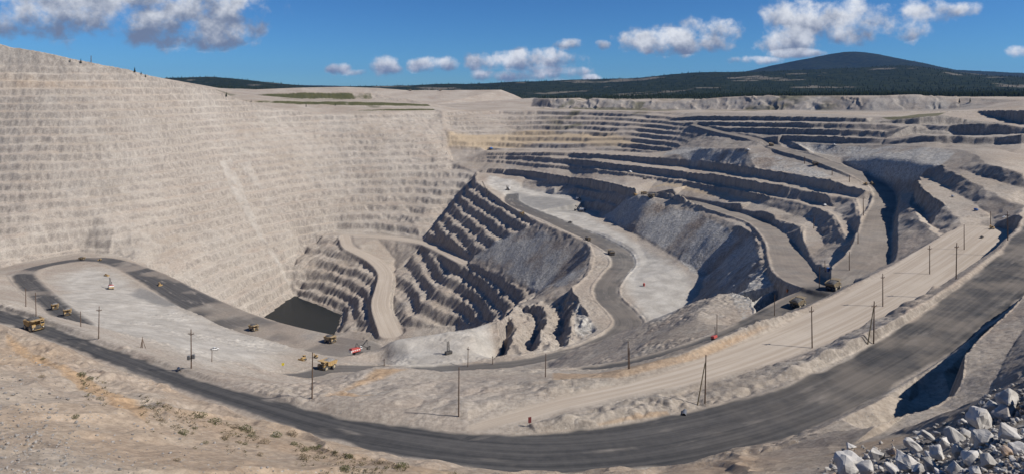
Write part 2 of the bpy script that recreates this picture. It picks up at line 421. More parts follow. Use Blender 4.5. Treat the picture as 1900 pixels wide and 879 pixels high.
# upper right benches, toe and crest
for T_, C_ in [
    ([(1450, 261.5, 905), (1560, 267, 822), (1635, 266.5, 775)], [(1450, 251, 912), (1560, 254, 830), (1640, 258.5, 782)]),
    ([(1330, 243, 1090), (1450, 249.5, 950), (1560, 252.5, 862), (1640, 256.5, 815)], [(1330, 237.5, 1095), (1450, 238, 958), (1560, 241, 870), (1650, 244.5, 823)]),
    ([(1270, 231, 1240), (1400, 235.5, 1040), (1500, 238, 950), (1640, 242.5, 870)], [(1270, 226, 1245), (1400, 227.5, 1048), (1500, 228.5, 958), (1650, 231.5, 878)]),
    ([(1210, 221.5, 1420), (1350, 224, 1160), (1500, 225.5, 1020), (1615, 227.5, 930)], [(1210, 215, 1428), (1350, 216, 1168), (1500, 217, 1028), (1605, 220, 938)]),
    ([(1718, 264, 720), (1780, 268, 700), (1850, 268, 680), (1900, 267, 660)], [(1722, 252, 728), (1780, 254, 710), (1845, 256, 690), (1900, 251, 670)]),
    ([(1705, 249, 800), (1740, 250, 800), (1800, 252, 780), (1900, 249, 740)], [(1690, 233, 812), (1760, 234, 812), (1830, 229, 795), (1900, 236, 760)]),
    ([(1705, 231, 880), (1760, 232, 880), (1820, 232, 870)], [(1708, 219, 890), (1755, 214, 896), (1812, 225, 880)]),
    ([(1815, 209, 1120), (1850, 220, 965), (1900, 232, 865)], [(1815, 206, 1165), (1850, 205.5, 985), (1900, 206, 885)])]:
    line(*T_); line(*[(u, v, float(np.interp(u, [t[0] for t in T_], [t[2] for t in T_])) + 3.5) for u, v, d in C_])
spot((2100, 262, 640), (2100, 240, 780), (2100, 215, 900))
spot((1830, 202, 1230), (1900, 196, 1150), (1900, 186, 1300), (2100, 190, 1200), (2321, 180, 1200), (2321, 290, 450))
# land behind the right rim, white waste dumps
line((840, 200, 2000), (985, 198, 2150), (1040, 202, 2050), (1180, 204, 1900), (1340, 204, 1750), (1500, 205, 1560), (1620, 206, 1440), (1760, 203, 1380))
line((1010, 184, 2130), (1060, 183, 2080), (1084, 190, 2050), (1100, 183, 2035), (1180, 187, 1945), (1250, 189, 1875), (1340, 181, 1800), (1400, 179, 1740), (1530, 178, 1600), (1560, 184, 1545), (1620, 181, 1490), (1700, 178, 1450), (1780, 181, 1415))
line((990, 182, 2420), (1100, 181, 2380), (1400, 178, 2200), (1700, 177, 2000), (1900, 176, 1900), (2321, 172, 1900))
# far dump on the left skyline
line((430, 176, 2060), (560, 181, 2250), (650, 186, 2350), (690, 184, 2350), (810, 194, 2300), (985, 196, 2480))
line((430, 168, 2350), (560, 163, 2500), (640, 161.5, 2520), (700, 163.5, 2540), (760, 168, 2550), (930, 167, 2580), (956, 177, 2590), (990, 194, 2600))
spot((560, 168, 2900), (930, 172, 2950), (990, 186, 3000))
# grassed banks on the plateau behind the back wall
GB = [(line((440, 183, 1880), (560, 184, 1930), (692, 185, 2000)), line((450, 177, 1895), (560, 171.5, 1955), (688, 172.5, 2025))),
      (line((450, 190, 1590), (560, 194.5, 1660), (700, 197, 1745), (800, 197.5, 1815)), line((455, 187, 1602), (560, 187.5, 1680), (700, 189.5, 1768), (795, 193.5, 1830))),
      (line((655, 207, 1622), (740, 206, 1675), (808, 205.5, 1735)), line((665, 204, 1632), (740, 201.5, 1690), (805, 202, 1748)))]
# back of the left wall
spot((-420, 20, 1500), (0, 92, 1500), (300, 156, 1700), (398, 170, 1750), (100, 150, 3000), (-420, 120, 3000))
line((270, 150, 4100), (320, 144, 4150), (380, 142, 4200), (430, 147, 4200), (480, 150, 4200), (540, 157, 4200), (580, 163, 4300))
spot((250, 160, 3500), (430, 166, 3500), (580, 168, 3600), (300, 160, 5500), (580, 166, 6000), (-420, 140, 6000))
# hills on the right
line((910, 166, 6500), (960, 161, 6500), (1010, 163, 6500), (1060, 167, 6200), (1100, 162, 6000), (1150, 150, 5600), (1200, 144, 5200), (1280, 135, 4900), (1350, 133, 4700), (1410, 133, 4600), (1500, 129, 4500), (1600, 125, 4400),
     (1685, 119, 4300), (1740, 128, 4250), (1790, 137, 4200), (1900, 146, 4200), (2321, 150, 4200))
line((1050, 172, 7800), (1200, 158, 6800), (1320, 152, 6500), (1450, 148, 6300), (1600, 146, 6200), (1750, 150, 6200), (1900, 153, 6300), (2321, 153, 6300))
line((1300, 152, 11500), (1450, 150, 11000), (1600, 150, 11000), (1750, 150, 11000), (1900, 150, 11500), (2321, 150, 11500))
spot((1000, 184, 3400), (1150, 176, 3300), (1300, 168, 3200), (1500, 162, 3100), (1700, 163, 3000), (1900, 166, 2900), (1300, 177, 2600), (1600, 174, 2500), (1900, 174, 2400), (2321, 168, 2500))
line((1330, 145, 9000), (1375, 135, 8800), (1420, 124, 8600), (1470, 111, 8500), (1522, 102, 8500), (1570, 92, 8500), (1612, 94.5, 8500), (1650, 108, 8500), (1690, 117, 8500), (1740, 128, 8600), (1790, 135, 8800), (1850, 138, 9000), (2321, 139, 9000))
spot((1060, 162, 12000), (1150, 148, 12000), (1250, 139, 12000), (900, 165, 12000))
for u in (-420, 0, 400, 900, 1400, 1900, 2321):
    spot((u, 166 if u < 1000 else 150, 16500))


# ------------------------------------------------------------------ triangulate and sample on a fan of rows
def build_tin():
    vs, es, zs = [], [], []
    for L in LINES:
        i0 = len(vs)
        for p in L:
            vs.append(Vector((p[0], p[1]))); zs.append(p[2])
        es += [(i0 + k, i0 + k + 1) for k in range(len(L) - 1)]
    for p in SPOTS:
        vs.append(Vector((p[0], p[1]))); zs.append(p[2])
    ov, oe, of, orig_v, orig_e, _ = delaunay_2d_cdt(vs, es, [], 0, 0.05, True)
    zz = np.zeros(len(ov))
    bad = 0
    for i, o in enumerate(orig_v):
        if o:
            zz[i] = sum(zs[k] for k in o) / len(o)
        else:
            bad += 1
            p = ov[i]
            acc = []
            for a, b in es:
                A, B = vs[a], vs[b]
                d = B - A
                L2 = d.length_squared
                if L2 < 1e-9:
                    continue
                t = max(0, min(1, (p - A).dot(d) / L2))
                q = A + d * t
                acc.append(((p - q).length, zs[a] * (1 - t) + zs[b] * t, q))
            acc.sort(key=lambda s: s[0])
            zz[i] = (acc[0][1] + acc[1][1]) / 2
            if abs(acc[0][1] - acc[1][1]) > 3:
                y = max(p.y, 1)
                print('CROSS at u=%.0f v=%.0f/%.0f z=%.1f/%.1f' % (UC + p.x / y * FPX, VC - acc[0][1] / y * FPX,
                      VC - acc[1][1] / y * FPX, acc[0][1], acc[1][1]))
    print('TIN verts', len(ov), 'tris', len(of), 'crossings', bad)
    return np.array([(p.x, p.y) for p in ov]), zz, of


US = np.arange(-420.0, 2321.0, 1.75)
ys = [4.0]
while ys[-1] < 16000:
    y = ys[-1]
    ys.append(y * (1 + (0.012 if y < 60 else 0.002 if y < 2700 else 0.006)))
YS = np.array(ys)
TU = (US - UC) / FPX
NR, NC = len(YS), len(US)
X = (YS[:, None] * TU[None, :])
Y = np.repeat(YS[:, None], NC, 1)
print('grid', NR, NC, NR * NC)


def tin_sample():
    global TIN
    TIN = P, Z, T = build_tin()
    # ragged edges: the break lines are met a little off their straight course
    wm = sstep(270, 420, Y) * sstep(2600, 2300, Y)
    XW = X + wm * (2.6 * fbm(X, Y, 30, 2, 401) + 1.7 * fbm(X, Y, 9, 2, 403))
    YW = Y + wm * (2.6 * fbm(X, Y, 30, 2, 405) + 1.7 * fbm(X, Y, 9, 2, 407))
    H = np.full((NR, NC), np.nan, np.float64)
    for tri in T:
        p = P[list(tri)]; z = Z[list(tri)]
        if p[:, 1].max() < YS[0] or p[:, 1].min() > YS[-1]:
            continue
        pad = 8.0 if p[:, 1].max() > 240 else 0.5
        r0 = max(0, np.searchsorted(YS, p[:, 1].min() - pad) - 1)
        r1 = min(NR, np.searchsorted(YS, p[:, 1].max() + pad) + 1)
        if p[:, 1].min() > 0.5:
            t = p[:, 0] / p[:, 1]
            tp = pad / p[:, 1].min()
            c0 = max(0, np.searchsorted(TU, t.min() - tp) - 1)
            c1 = min(NC, np.searchsorted(TU, t.max() + tp) + 1)
        else:
            c0, c1 = 0, NC
        if r1 <= r0 or c1 <= c0:
            continue
        x = XW[r0:r1, c0:c1]; y = YW[r0:r1, c0:c1]
        (x1, y1), (x2, y2), (x3, y3) = p
        det = (y2 - y3) * (x1 - x3) + (x3 - x2) * (y1 - y3)
        if abs(det) < 1e-9:
            continue
        a = ((y2 - y3) * (x - x3) + (x3 - x2) * (y - y3)) / det
        b = ((y3 - y1) * (x - x3) + (x1 - x3) * (y - y3)) / det
        c = 1 - a - b
        m = (a >= -1e-7) & (b >= -1e-7) & (c >= -1e-7)
        h = a * z[0] + b * z[1] + c * z[2]
        H[r0:r1, c0:c1][m] = h[m]
    print('unfilled', int(np.isnan(H).sum()))
    H[np.isnan(H)] = -60
    return H


H = tin_sample()
# ------------------------------------------------------------------ masks, terraces, roads
def poly_world(pts):
    return np.array([at(*p)[:2] if len(p) == 3 else tuple(p[:2]) for p in pts])


def in_poly(poly, soft=10.0):
    """0..1 mask of the grid points inside a world polygon, fading over `soft` metres inside its edge."""
    out = np.zeros((NR, NC), np.float32)
    r0 = max(0, np.searchsorted(YS, poly[:, 1].min()) - 1); r1 = min(NR, np.searchsorted(YS, poly[:, 1].max()) + 1)
    t = poly[:, 0] / poly[:, 1]
    c0 = max(0, np.searchsorted(TU, t.min()) - 1); c1 = min(NC, np.searchsorted(TU, t.max()) + 1)
    x = X[r0:r1, c0:c1]; y = Y[r0:r1, c0:c1]
    ins = np.zeros(x.shape, bool)
    n = len(poly)
    for k in range(n):
        x1, y1 = poly[k]; x2, y2 = poly[(k + 1) % n]
        if y1 == y2:
            continue
        m = (y1 > y) != (y2 > y)
        ins ^= m & (x < (x2 - x1) * (y - y1) / (y2 - y1) + x1)
    if soft > 0:
        xi, yi = x[ins], y[ins]
        d2 = np.full(xi.shape, 1e12)
        for k in range(n):
            x1, y1 = poly[k]; x2, y2 = poly[(k + 1) % n]
            dx, dy = x2 - x1, y2 - y1
            L2 = dx * dx + dy * dy + 1e-9
            s = np.clip(((xi - x1) * dx + (yi - y1) * dy) / L2, 0, 1)
            d2 = np.minimum(d2, (xi - x1 - s * dx) ** 2 + (yi - y1 - s * dy) ** 2)
        val = sstep(0, soft, np.sqrt(d2))
    else:
        val = 1.0
    sub = out[r0:r1, c0:c1]
    sub[ins] = val
    return out


def box(A, r, c):
    """separable box blur in grid cells"""
    for ax, n in ((0, r), (1, c)):
        if n < 1:
            continue
        pad = [(0, 0), (0, 0)]; pad[ax] = (n + 1, n)
        B = np.cumsum(np.pad(A, pad, mode='edge'), axis=ax)
        k = 2 * n + 1
        A = (B[k:] - B[:-k]) / k if ax == 0 else (B[:, k:] - B[:, :-k]) / k
    return A


def hit(u, v, G=None):
    """first ground point seen in direction (u, v)"""
    G = H if G is None else G
    c = (u - US[0]) / (US[1] - US[0])
    ci = int(min(max(round(c), 0), NC - 1))
    ratio = G[:, ci] / YS
    s = (VC - v) / FPX
    idx = np.nonzero((ratio >= s) & (YS > 20))[0]
    r = idx[0] if len(idx) else NR - 1
    y = YS[r]
    if r > 0 and ratio[r] > ratio[r - 1]:
        f = (s - ratio[r - 1]) / (ratio[r] - ratio[r - 1])
        y = YS[r - 1] + (YS[r] - YS[r - 1]) * min(max(f, 0), 1)
    return ((u - UC) / FPX * y, y)


def height(x, y):
    c = (x / y - TU[0]) / (TU[1] - TU[0]); ci = int(min(max(math.floor(c), 0), NC - 2)); fc = min(max(c - ci, 0), 1)
    r = int(min(max(np.searchsorted(YS, y) - 1, 0), NR - 2)); fr = (y - YS[r]) / (YS[r + 1] - YS[r])
    a = H[r, ci] * (1 - fc) + H[r, ci + 1] * fc
    b = H[r + 1, ci] * (1 - fc) + H[r + 1, ci + 1] * fc
    return float(a * (1 - fr) + b * fr)


def px_poly(pts):
    return np.array([hit(u, v) for u, v in pts])


H0 = H.copy()
L_ = lambda L, a=0, b=None: [tuple(p) + ('x',) for p in L[a:b]]   # world points of a survey line
def wpts(*lists):
    return np.array([p[:2] for l in lists for p in l])

A_ = lambda *pp: [at(*p) for p in pp]
rim_back = A_((430, 181, 1430), (470, 193, 1460), (520, 203, 1500), (600, 211, 1560), (700, 209, 1620), (780, 207, 1690), (810, 208, 1715), (820, 206, 1720))
zA = wpts(LWF, A_((545, 548, -345), (560, 446, 1195), (600, 436, 1225), (622, 430, 1240), (700, 434, 1226), (785, 446, 1165), (830, 388, 1285), (865, 343, 1340), (885, 320, 1385)),
          EDG[::-1], rim_back[::-1], LWT[::-1])
zB = wpts(A_((545, 548, -345), (560, 446, 1195), (600, 436, 1225)), RAMPI[2:], A_((622, 620, -345), (635, 583, -345), (590, 565, -345)))
zC = wpts(A_((885, 320, 1385), (865, 343, 1340), (830, 388, 1285), (785, 446, 1165), (785, 452, -272), (860, 484, -253)), PLE[1:6][::-1])
zD = wpts(RAMPI[:1], RAMPI[6:], A_((740, 610, -321), (850, 606, 832), (902, 600, 772)), INNER[::-1])
zF = wpts(MB, A_((1450, 262, 900), (1500, 265, 865), (1560, 268, 818), (1640, 268, 762), (1720, 272, 672), (1780, 277, 618), (1860, 272, 640), (1960, 262, 700), (2100, 265, 640),
          (2100, 228, 880), (1900, 216, 990), (1850, 213, 1050), (1800, 209, 1150), (1740, 216, 1070)), RIM[::-1])
mA, mB, mC, mD, mF = (in_poly(z, s) for z, s in ((zA, 8), (zB, 6), (zC, 6), (zD, 6), (zF, 14)))
farR = sstep(0.30, 0.20, TU)[None, :]
# smooth the facets of the big faces before the benches are cut
for m, r, c in ((in_poly(zA, 45), 26, 34), (in_poly(zF, 40) * farR, 14, 24), (in_poly(zB, 25), 8, 12), (in_poly(zD, 25), 8, 12)):
    H = H + (box(box(H, r, c), r, c) - H) * m
far = sstep(2650, 3300, Y)
H = H + (box(box(H, 3, 12), 3, 12) - H) * far
softm = sstep(170, 230, Y) * sstep(640, 560, Y) * (sstep(0.32, 0.25, TU) * (1 - sstep(-.04, -.02, TU) * sstep(.14, .12, TU)))[None, :] * 0.9
H = H + (box(box(H, 5, 6), 5, 6) - H) * softm

# large undulation, stronger on the steep faces
wall = np.clip(mA + mB + mC + mD, 0, 1)
N1 = fbm(X, Y, 70, 3, 11)
N2 = fbm(X, Y, 22, 3, 23)
N3 = fbm(X, Y, 8, 2, 31)
low = fbm(X, Y, 260, 2, 5)

top_smooth = sstep(60, 20, H) # the highest left slopes are talus, no benches
def terrace(Hin, m, hb, flat, jag1, jag2, jag3, z0=0.0, lip=0.1):
    t = (Hin - z0) / hb + jag1 * N1 + jag2 * N2 + jag3 * N3
    k = np.floor(t); f = t - k
    fl = np.clip(flat + 0.10 * N2, 0.15, 0.9)
    g = np.where(f < fl, lip * f / fl, lip + (1 - lip) * sstep(0, 1, (f - fl) / (1 - fl)) ** 0.8)
    return Hin + (z0 + hb * (k + g) - (Hin - 0)) * m if False else Hin + m * hb * (g - f)

collapse = sstep(0.05, 0.45, low + 0.5 * N1)          # stretches where the benches have crumbled to talus
keepA = mA * (1 - 0.5 * sstep(0.15, 0.45, fbm(X, Y, 170, 2, 77))) * sstep(75, 15, H)
scar = np.maximum(in_poly(px_poly([(402, 296), (432, 290), (447, 330), (466, 380), (496, 440), (543, 526), (534, 532), (486, 455), (452, 398), (424, 348)]), 7),
                  in_poly(px_poly([(440, 300), (466, 296), (492, 352), (472, 348)]), 8) * 0.8) * sstep(-0.5, 0.1, N2 + 0.6 * N1)
keepA *= 0.7 + 0.3 * sstep(-0.25, 0.2, fbm(X, Y, 55, 3, 78))
keepA *= 1 - 0.85 * scar
H = terrace(H, keepA, 13.0, 0.50, 0.14, 0.22, 0.12)
def ribs(cx, cy, ls, seed):
    a = X * cx + Y * cy + 3 * N2
    b = -X * cy + Y * cx
    return 0.62 * (1 - 2 * np.abs(vnoise(a / ls, b / (ls * 3.5), seed))) + 0.38 * (1 - 2 * np.abs(vnoise(a / (ls * 0.43), b / (ls * 1.6), seed + 1))) + 0.5 * vnoise(a / (ls * 3.1), b / 60, seed + 2)
H = terrace(H, mB, 12.0, 0.40, 0.2, 0.3, 0.0) + mB * 2.3 * ribs(.756, -.655, 9, 201)
H = terrace(H, mC, 13.0, 0.40, 0.12, 0.2, 0.0) + mC * 2.4 * ribs(.27, -.96, 10, 211)
H = terrace(H, mD, 13.5, 0.40, 0.12, 0.2, 0.0) + mD * 2.4 * ribs(.52, -.85, 9, 221)
hbF = np.clip(11.0 - 4.0 * sstep(-50, 420, X), 7, 11)
keepF = mF * farR * (1 - 0.5 * sstep(0.15, 0.4, fbm(X, Y, 120, 2, 79)))
H = terrace(H, keepF, hbF, 0.70, 0.10, 0.12, 0.06, z0=-52.0, lip=0.06)
# rough rock on the faces, rills and hummocks elsewhere
right = sstep(450, 560, Y) * sstep(-350, -250, X) * 0
H += wall * (0.7 * N3 + 0.8 * N2) + mF * 0.6 * N3 + mA * 0.7 * ribs(.8, .6, 13, 231) + mA * 1.6 * N2
gx = np.gradient(H, axis=1) / np.maximum(Y * (TU[1] - TU[0]), 1e-6)
gy = np.gradient(H, axis=0) / np.gradient(YS)[:, None]
slope = np.sqrt(gx ** 2 + gy ** 2)
steep = sstep(0.35, 0.9, box(slope, 2, 2)) * (Y < 2600)
ridged = 1 - 2 * np.abs(fbm(X, Y, 11, 2, 41))
near = sstep(420, 250, Y)
DUMPS = [([(1112, 402), (1166, 364), (1205, 365), (1300, 390), (1402, 436), (1424, 500), (1455, 550), (1320, 520), (1240, 470), (1180, 436)], (.32, -.95)),
         ([(1228, 288), (1250, 280), (1384, 280), (1430, 284), (1500, 305), (1575, 338), (1540, 333), (1461, 322), (1350, 307), (1272, 299)], (.6, -.8)),
         ([(1480, 276), (1560, 268), (1640, 270), (1740, 274), (1750, 307), (1690, 345), (1650, 346), (1560, 300)], (.5, -.86)),
         ([(870, 485), (935, 440), (1000, 420), (1090, 455), (1098, 490), (1060, 540), (1000, 540), (930, 508)], (.45, -.9))]
DM = [in_poly(px_poly(dp), 14) for dp, _ in DUMPS]
dumpm = np.max(DM, axis=0)
H = H + (box(box(H, 3, 4), 3, 4) - H) * dumpm * 0.9
H += steep * (1 - wall) * (1 - dumpm) * (0.9 * ridged * sstep(150, 400, Y) + 0.35 * near * (1 - 2 * np.abs(fbm(X, Y, 3.2, 2, 43))))
H += (Y < 2600) * (0.35 * N2 + 0.10 * (1 - near) * N3) + near * (0.05 * fbm(X, Y, 2.5, 3, 47) + 0.16 * np.abs(fbm(X, Y, 1.6, 3, 49)) * sstep(-.2, .3, fbm(X, Y, 18, 2, 51)))
scarp = in_poly(px_poly([(-60, 600), (60, 622), (160, 678), (245, 710), (300, 735), (350, 758), (330, 790), (300, 792), (262, 752), (200, 715), (120, 672), (40, 640), (-60, 625)]), 5)
H += scarp * 1.7 * (0.8 + 0.5 * N3 + 0.4 * N2)
mdump = in_poly(np.array([at(*p)[:2] for p in [(1000, 203, 2040), (1180, 205, 1895), (1340, 205, 1745), (1500, 206, 1555), (1620, 207, 1435), (1780, 204, 1370), (1780, 181, 1425), (1620, 181, 1500), (1400, 179, 1750), (1180, 187, 1955), (1010, 184, 2140)]]), 6)
H += mdump * (2.6 * (1 - 2 * np.abs(vnoise(X / 17 + N2, Y / 60, 301))) + 1.8 * N1)
for dm, (_, (cx, cy)) in zip(DM, DUMPS):
    H += dm * (0.30 * ribs(cx, cy, 5, 501) + 0.25 * fbm(X, Y, 4, 2, 503))
# dug and dumped dirt between the sandy road and the main road
mdirt = in_poly(np.array([p[:2] for p in R2L[1:]] + [p[:2] for p in ROAD_F[12:20]][::-1]), 4)
H += mdirt * (1.9 * np.abs(fbm(X, Y, 9, 3, 601)) + 1.2 * fbm(X, Y, 16, 2, 603) - 0.9 * sstep(.05, .3, fbm(X, Y, 22, 2, 605)))
mdirt2 = in_poly(np.array([at(*p)[:2] for p in [(560, 712, -112), (700, 690, 240), (880, 702, 230), (1090, 702, 206), (1090, 725, -92.5), (950, 748, -92), (870, 782, -92), (780, 770, 186), (600, 745, 200)]]), 5)
H += mdirt2 * (1.4 * np.abs(fbm(X, Y, 10, 3, 607)) + 1.0 * fbm(X, Y, 18, 2, 609))
mfin = in_poly(px_poly([(935, 600), (960, 565), (1055, 540), (1100, 590), (1112, 612), (1080, 632), (960, 662), (935, 650)]), 6)
H += mfin * (4.0 * fbm(X, Y, 16, 3, 107) + 2.0 * (1 - 2 * np.abs(fbm(X, Y, 7, 2, 109))))
# rubble: billowed relief away from the roads, in patches
patchy = sstep(-0.15, 0.35, fbm(X, Y, 45, 3, 91))
bil = np.abs(fbm(X, Y, 7, 3, 93)) + 0.6 * np.abs(fbm(X, Y, 3.5, 2, 95))
mid = (Y > 150) * (Y < 900) * (1 - wall) * (1 - dumpm)
H += mid * (0.3 + patchy) * (1.1 * bil - 0.3) * sstep(-420, -300, X) * (1 - 0.75 * sstep(.40, .50, TU))[None, :] * (1 - 0.75 * sstep(430, 520, Y) * sstep(60, 140, X))
# hummocks and little scarps of the sandy slope on the camera side
fg = in_poly(np.array([p[:2] for p in ROAD_N] + [(300, 20), (-200, 20)]), 4)
hum = fbm(X, Y, 14, 3, 97)
H += fg * (Y > 40) * (1 - 0.85 * sstep(.36, .44, TU))[None, :] * (0.7 * hum + 1.3 * np.maximum(0, 0.15 - np.abs(fbm(X, Y, 30, 3, 99))) * 6 + 0.25 * fbm(X, Y, 4, 2, 101))
# far hills
fh = sstep(3000, 4500, Y)
H += fh * (8 * fbm(X, Y, 420, 4, 53) + 3 * fbm(X, Y, 90, 3, 57))

# ---- roads
def catmull(P, n=8):
    P = [np.array(p, float) for p in P]
    P = [2 * P[0] - P[1]] + P + [2 * P[-1] - P[-2]]
    out = []
    for i in range(1, len(P) - 2):
        for k in range(n):
            t = k / n
            a, b, c, d = P[i - 1], P[i], P[i + 1], P[i + 2]
            out.append(0.5 * ((2 * b) + (c - a) * t + (2 * a - 5 * b + 4 * c - d) * t * t + (3 * b - a - 3 * c + d) * t ** 3))
    out.append(P[-2])
    return np.array(out)


def road_field(P, reach):
    """distance to a centre line, its height, half width, side and run, where nearer than reach"""
    D = np.full((NR, NC), 1e9, np.float32); Zr = np.zeros((NR, NC), np.float32)
    HW = np.ones((NR, NC), np.float32); SD = np.zeros((NR, NC), np.float32); RUN = np.zeros((NR, NC), np.float32)
    run = 0.0
    for (x1, y1, z1, w1), (x2, y2, z2, w2) in zip(P[:-1], P[1:]):
        ya, yb = min(y1, y2) - reach, max(y1, y2) + reach
        xa, xb = min(x1, x2) - reach, max(x1, x2) + reach
        ya = max(ya, 5)
        r0 = max(0, np.searchsorted(YS, ya) - 1); r1 = min(NR, np.searchsorted(YS, yb) + 1)
        ts = [xa / ya, xa / yb, xb / ya, xb / yb]
        c0 = max(0, np.searchsorted(TU, min(ts)) - 1); c1 = min(NC, np.searchsorted(TU, max(ts)) + 1)
        L = math.hypot(x2 - x1, y2 - y1) + 1e-9
        if r1 > r0 and c1 > c0:
            x = X[r0:r1, c0:c1] - x1; y = Y[r0:r1, c0:c1] - y1
            ux, uy = (x2 - x1) / L, (y2 - y1) / L
            s = np.clip(x * ux + y * uy, 0, L)
            d = np.hypot(x - s * ux, y - s * uy)
            m = d < D[r0:r1, c0:c1]
            D[r0:r1, c0:c1][m] = d[m]
            f = s / L
            Zr[r0:r1, c0:c1][m] = (z1 + (z2 - z1) * f)[m]
            HW[r0:r1, c0:c1][m] = (w1 + (w2 - w1) * f)[m]
            SD[r0:r1, c0:c1][m] = (x * uy - y * ux)[m]
            RUN[r0:r1, c0:c1][m] = (s + run)[m]
        run += L
    return D, Zr, HW, SD, RUN


EDGE = np.zeros((NR, NC), np.float32)
for L in [WL[1], WL[3], WL[5], WL[7], PLE[:12]]:
    D = road_field([(*p, 1.0) for p in L], 9)[0]
    e = np.exp(-((D - 1.2) / 1.5) ** 2)
    H += e * 1.0 * (0.6 + 1.2 * np.maximum(0, N3))
    np.maximum(EDGE, sstep(6, 1.5, D + 2.5 * N3), out=EDGE)
ROAD = np.zeros((NR, NC), np.float32)      # dark haul road
PALE = np.zeros((NR, NC), np.float32)      # light dusty track
RS = np.zeros((NR, NC), np.float32); RT = np.zeros((NR, NC), np.float32)

def road(P, blend=6.0, kind='dark', berm=(0, 0), strength=1.0, soft=1.5, amt=1.0):
    """berm = height of the windrow on the right and on the left of the running direction"""
    global H
    P = catmull(P)
    reach = P[:, 3].max() + blend + 8
    D, Zr, HW, SD, RUN = road_field(P, reach)
    w = sstep(0, 1, (HW + blend - D) / blend) * strength
    H = H + (Zr + 0.05 * N3 - H) * w
    bn = 0.75 + 0.6 * fbm(X, Y, 6, 2, 61)
    for side, hb in ((1, berm[0]), (-1, berm[1])):
        if hb:
            b = np.exp(-((D - HW - 1.8) / 1.3) ** 2) * (SD * side > 0)
            H = H + hb * b * bn
    jag = 1.4 * fbm(X, Y, 9, 3, 67)
    core = sstep(-soft, soft, HW - D + jag)
    if kind == 'dark':
        np.maximum(ROAD, core * amt, out=ROAD)
    elif kind == 'pale':
        np.maximum(PALE, core, out=PALE)
    m = D < HW + 4
    RS[m] = RUN[m]; RT[m] = SD[m]


def cl(pts):
    return [(*at(u, v, z), w) for u, v, z, w in pts]

# main haul road (between its surveyed edges)
mid = []
for a, b in zip(ROAD_F, ROAD_N):
    mid.append(((a[0] + b[0]) / 2, (a[1] + b[1]) / 2, (a[2] + b[2]) / 2))
mp = []
for i, p in enumerate(mid):
    q0, q1 = mid[max(i - 1, 0)], mid[min(i + 1, len(mid) - 1)]
    tx, ty = q1[0] - q0[0], q1[1] - q0[1]
    tl = math.hypot(tx, ty)
    ex, ey = ROAD_F[i][0] - ROAD_N[i][0], ROAD_F[i][1] - ROAD_N[i][1]
    mp.append((*p, abs(ex * ty - ey * tx) / tl / 2))
road(mp, 2.5, soft=1.0)
# light road above it
l2 = []
for u, z, va, vb in [(880, -92, 806, 783), (930, -92, 800, 760), (985, -92.2, 786, 744), (1050, -92.5, 768, 727), (1100, -92.6, 757, 718), (1200, -92.8, 737, 694), (1300, -93, 714, 664), (1400, -93.5, 686, 629), (1500, -93, 646, 590), (1600, -91, 601, 542), (1700, -88, 541, 493), (1770, -85.5, 490, 452), (1830, -83, 440, 415)]:
    a = at(u, va, z); b = at(u, vb, z)
    l2.append(((a[0] + b[0]) / 2, (a[1] + b[1]) / 2, z, 0.36 * math.hypot(a[0] - b[0], a[1] - b[1]) * 0.8))
road(l2, 4.0, kind='pale')
# loop on the left shelf
road(cl([(*p, w) for p, w in zip(R4, [7, 7.5, 8, 9, 10, 10, 10, 10, 10, 11, 13, 16, 18, 19, 20, 22, 24, 26])]), 8.0, soft=3, berm=(0, 0), amt=0.95 - 0.5 * sstep(-.05, .4, fbm(X, Y, 42, 3, 151)) - 0.35 * sstep(-330, -190, X))
road(cl([(500, 700, -167, 6), (560, 697, -173, 8), (620, 686, -182, 9), (690, 688, -187, 9), (760, 691, -188.5, 9), (860, 685, -190.5, 8), (960, 677, -190, 8), (1040, 661, -189.5, 8.5), (1100, 644, -189.2, 9), (1148, 620, -188.5, 10), (1166, 600, -188, 11),
         (1152, 578, -187.5, 11), (1130, 556, -187, 11), (1124, 535, -186.6, 11), (1140, 510, -186.2, 11), (1156, 490, -186, 12), (1146, 468, -186, 13), (1110, 447, -186, 13), (1060, 424, -186.5, 13), (1015, 404, -187, 13), (975, 388, -188, 13), (950, 374, -189, 12), (950, 362, -189.5, 11)]), 6.0, berm=(1.2, 1.2), soft=2, amt=0.85)
road(cl([(1100, 690, -112, 5), (1200, 671, -110, 5), (1300, 643, -108, 6), (1400, 604, -107, 7), (1480, 566, -106, 10), (1530, 545, -104, 10)]), 5)
road([(*p, w) for p, w in zip(RBW, [8, 8, 8, 9, 9, 9, 9, 9, 9, 9.5, 10, 11, 12, 12, 13, 13, 13, 12, 11, 10, 10, 10, 9, 9])], 4.0, berm=(1.2, 1.2), soft=1.5, amt=0.62)
# pale bench roads
road(cl([(640, 437, -275, 9), (700, 439, -274, 9), (785, 450, -272, 9), (860, 486, -253, 8)]), 8, kind='pale')
road(cl([(640, 440, -276, 10), (648, 458, -282, 10), (690, 480, -289, 11), (714, 505, -295, 11), (711, 535, -303, 12), (706, 565, -311, 13), (716, 595, -318, 14), (726, 618, -322, 15)]), 5, kind='pale')
H_HIT = H

# ---- surface zones (ground colour, not light)
ORANGE = np.zeros((NR, NC), np.float32); SCAR = scar.astype(np.float32); GRASS = ORANGE.copy(); DUMP = ORANGE.copy(); FLOOR = ORANGE.copy(); YELL = ORANGE.copy(); FOREST = ORANGE.copy(); GREY = ORANGE.copy()
def zone(A, pts, soft, amt=1.0, jag=0.5):
    m = in_poly(px_poly(pts), soft)
    if jag:
        m = m * sstep(-jag, jag, N1 + 0.7 * N2 + m * 2 - 0.6)
    np.maximum(A, m * amt, out=A)

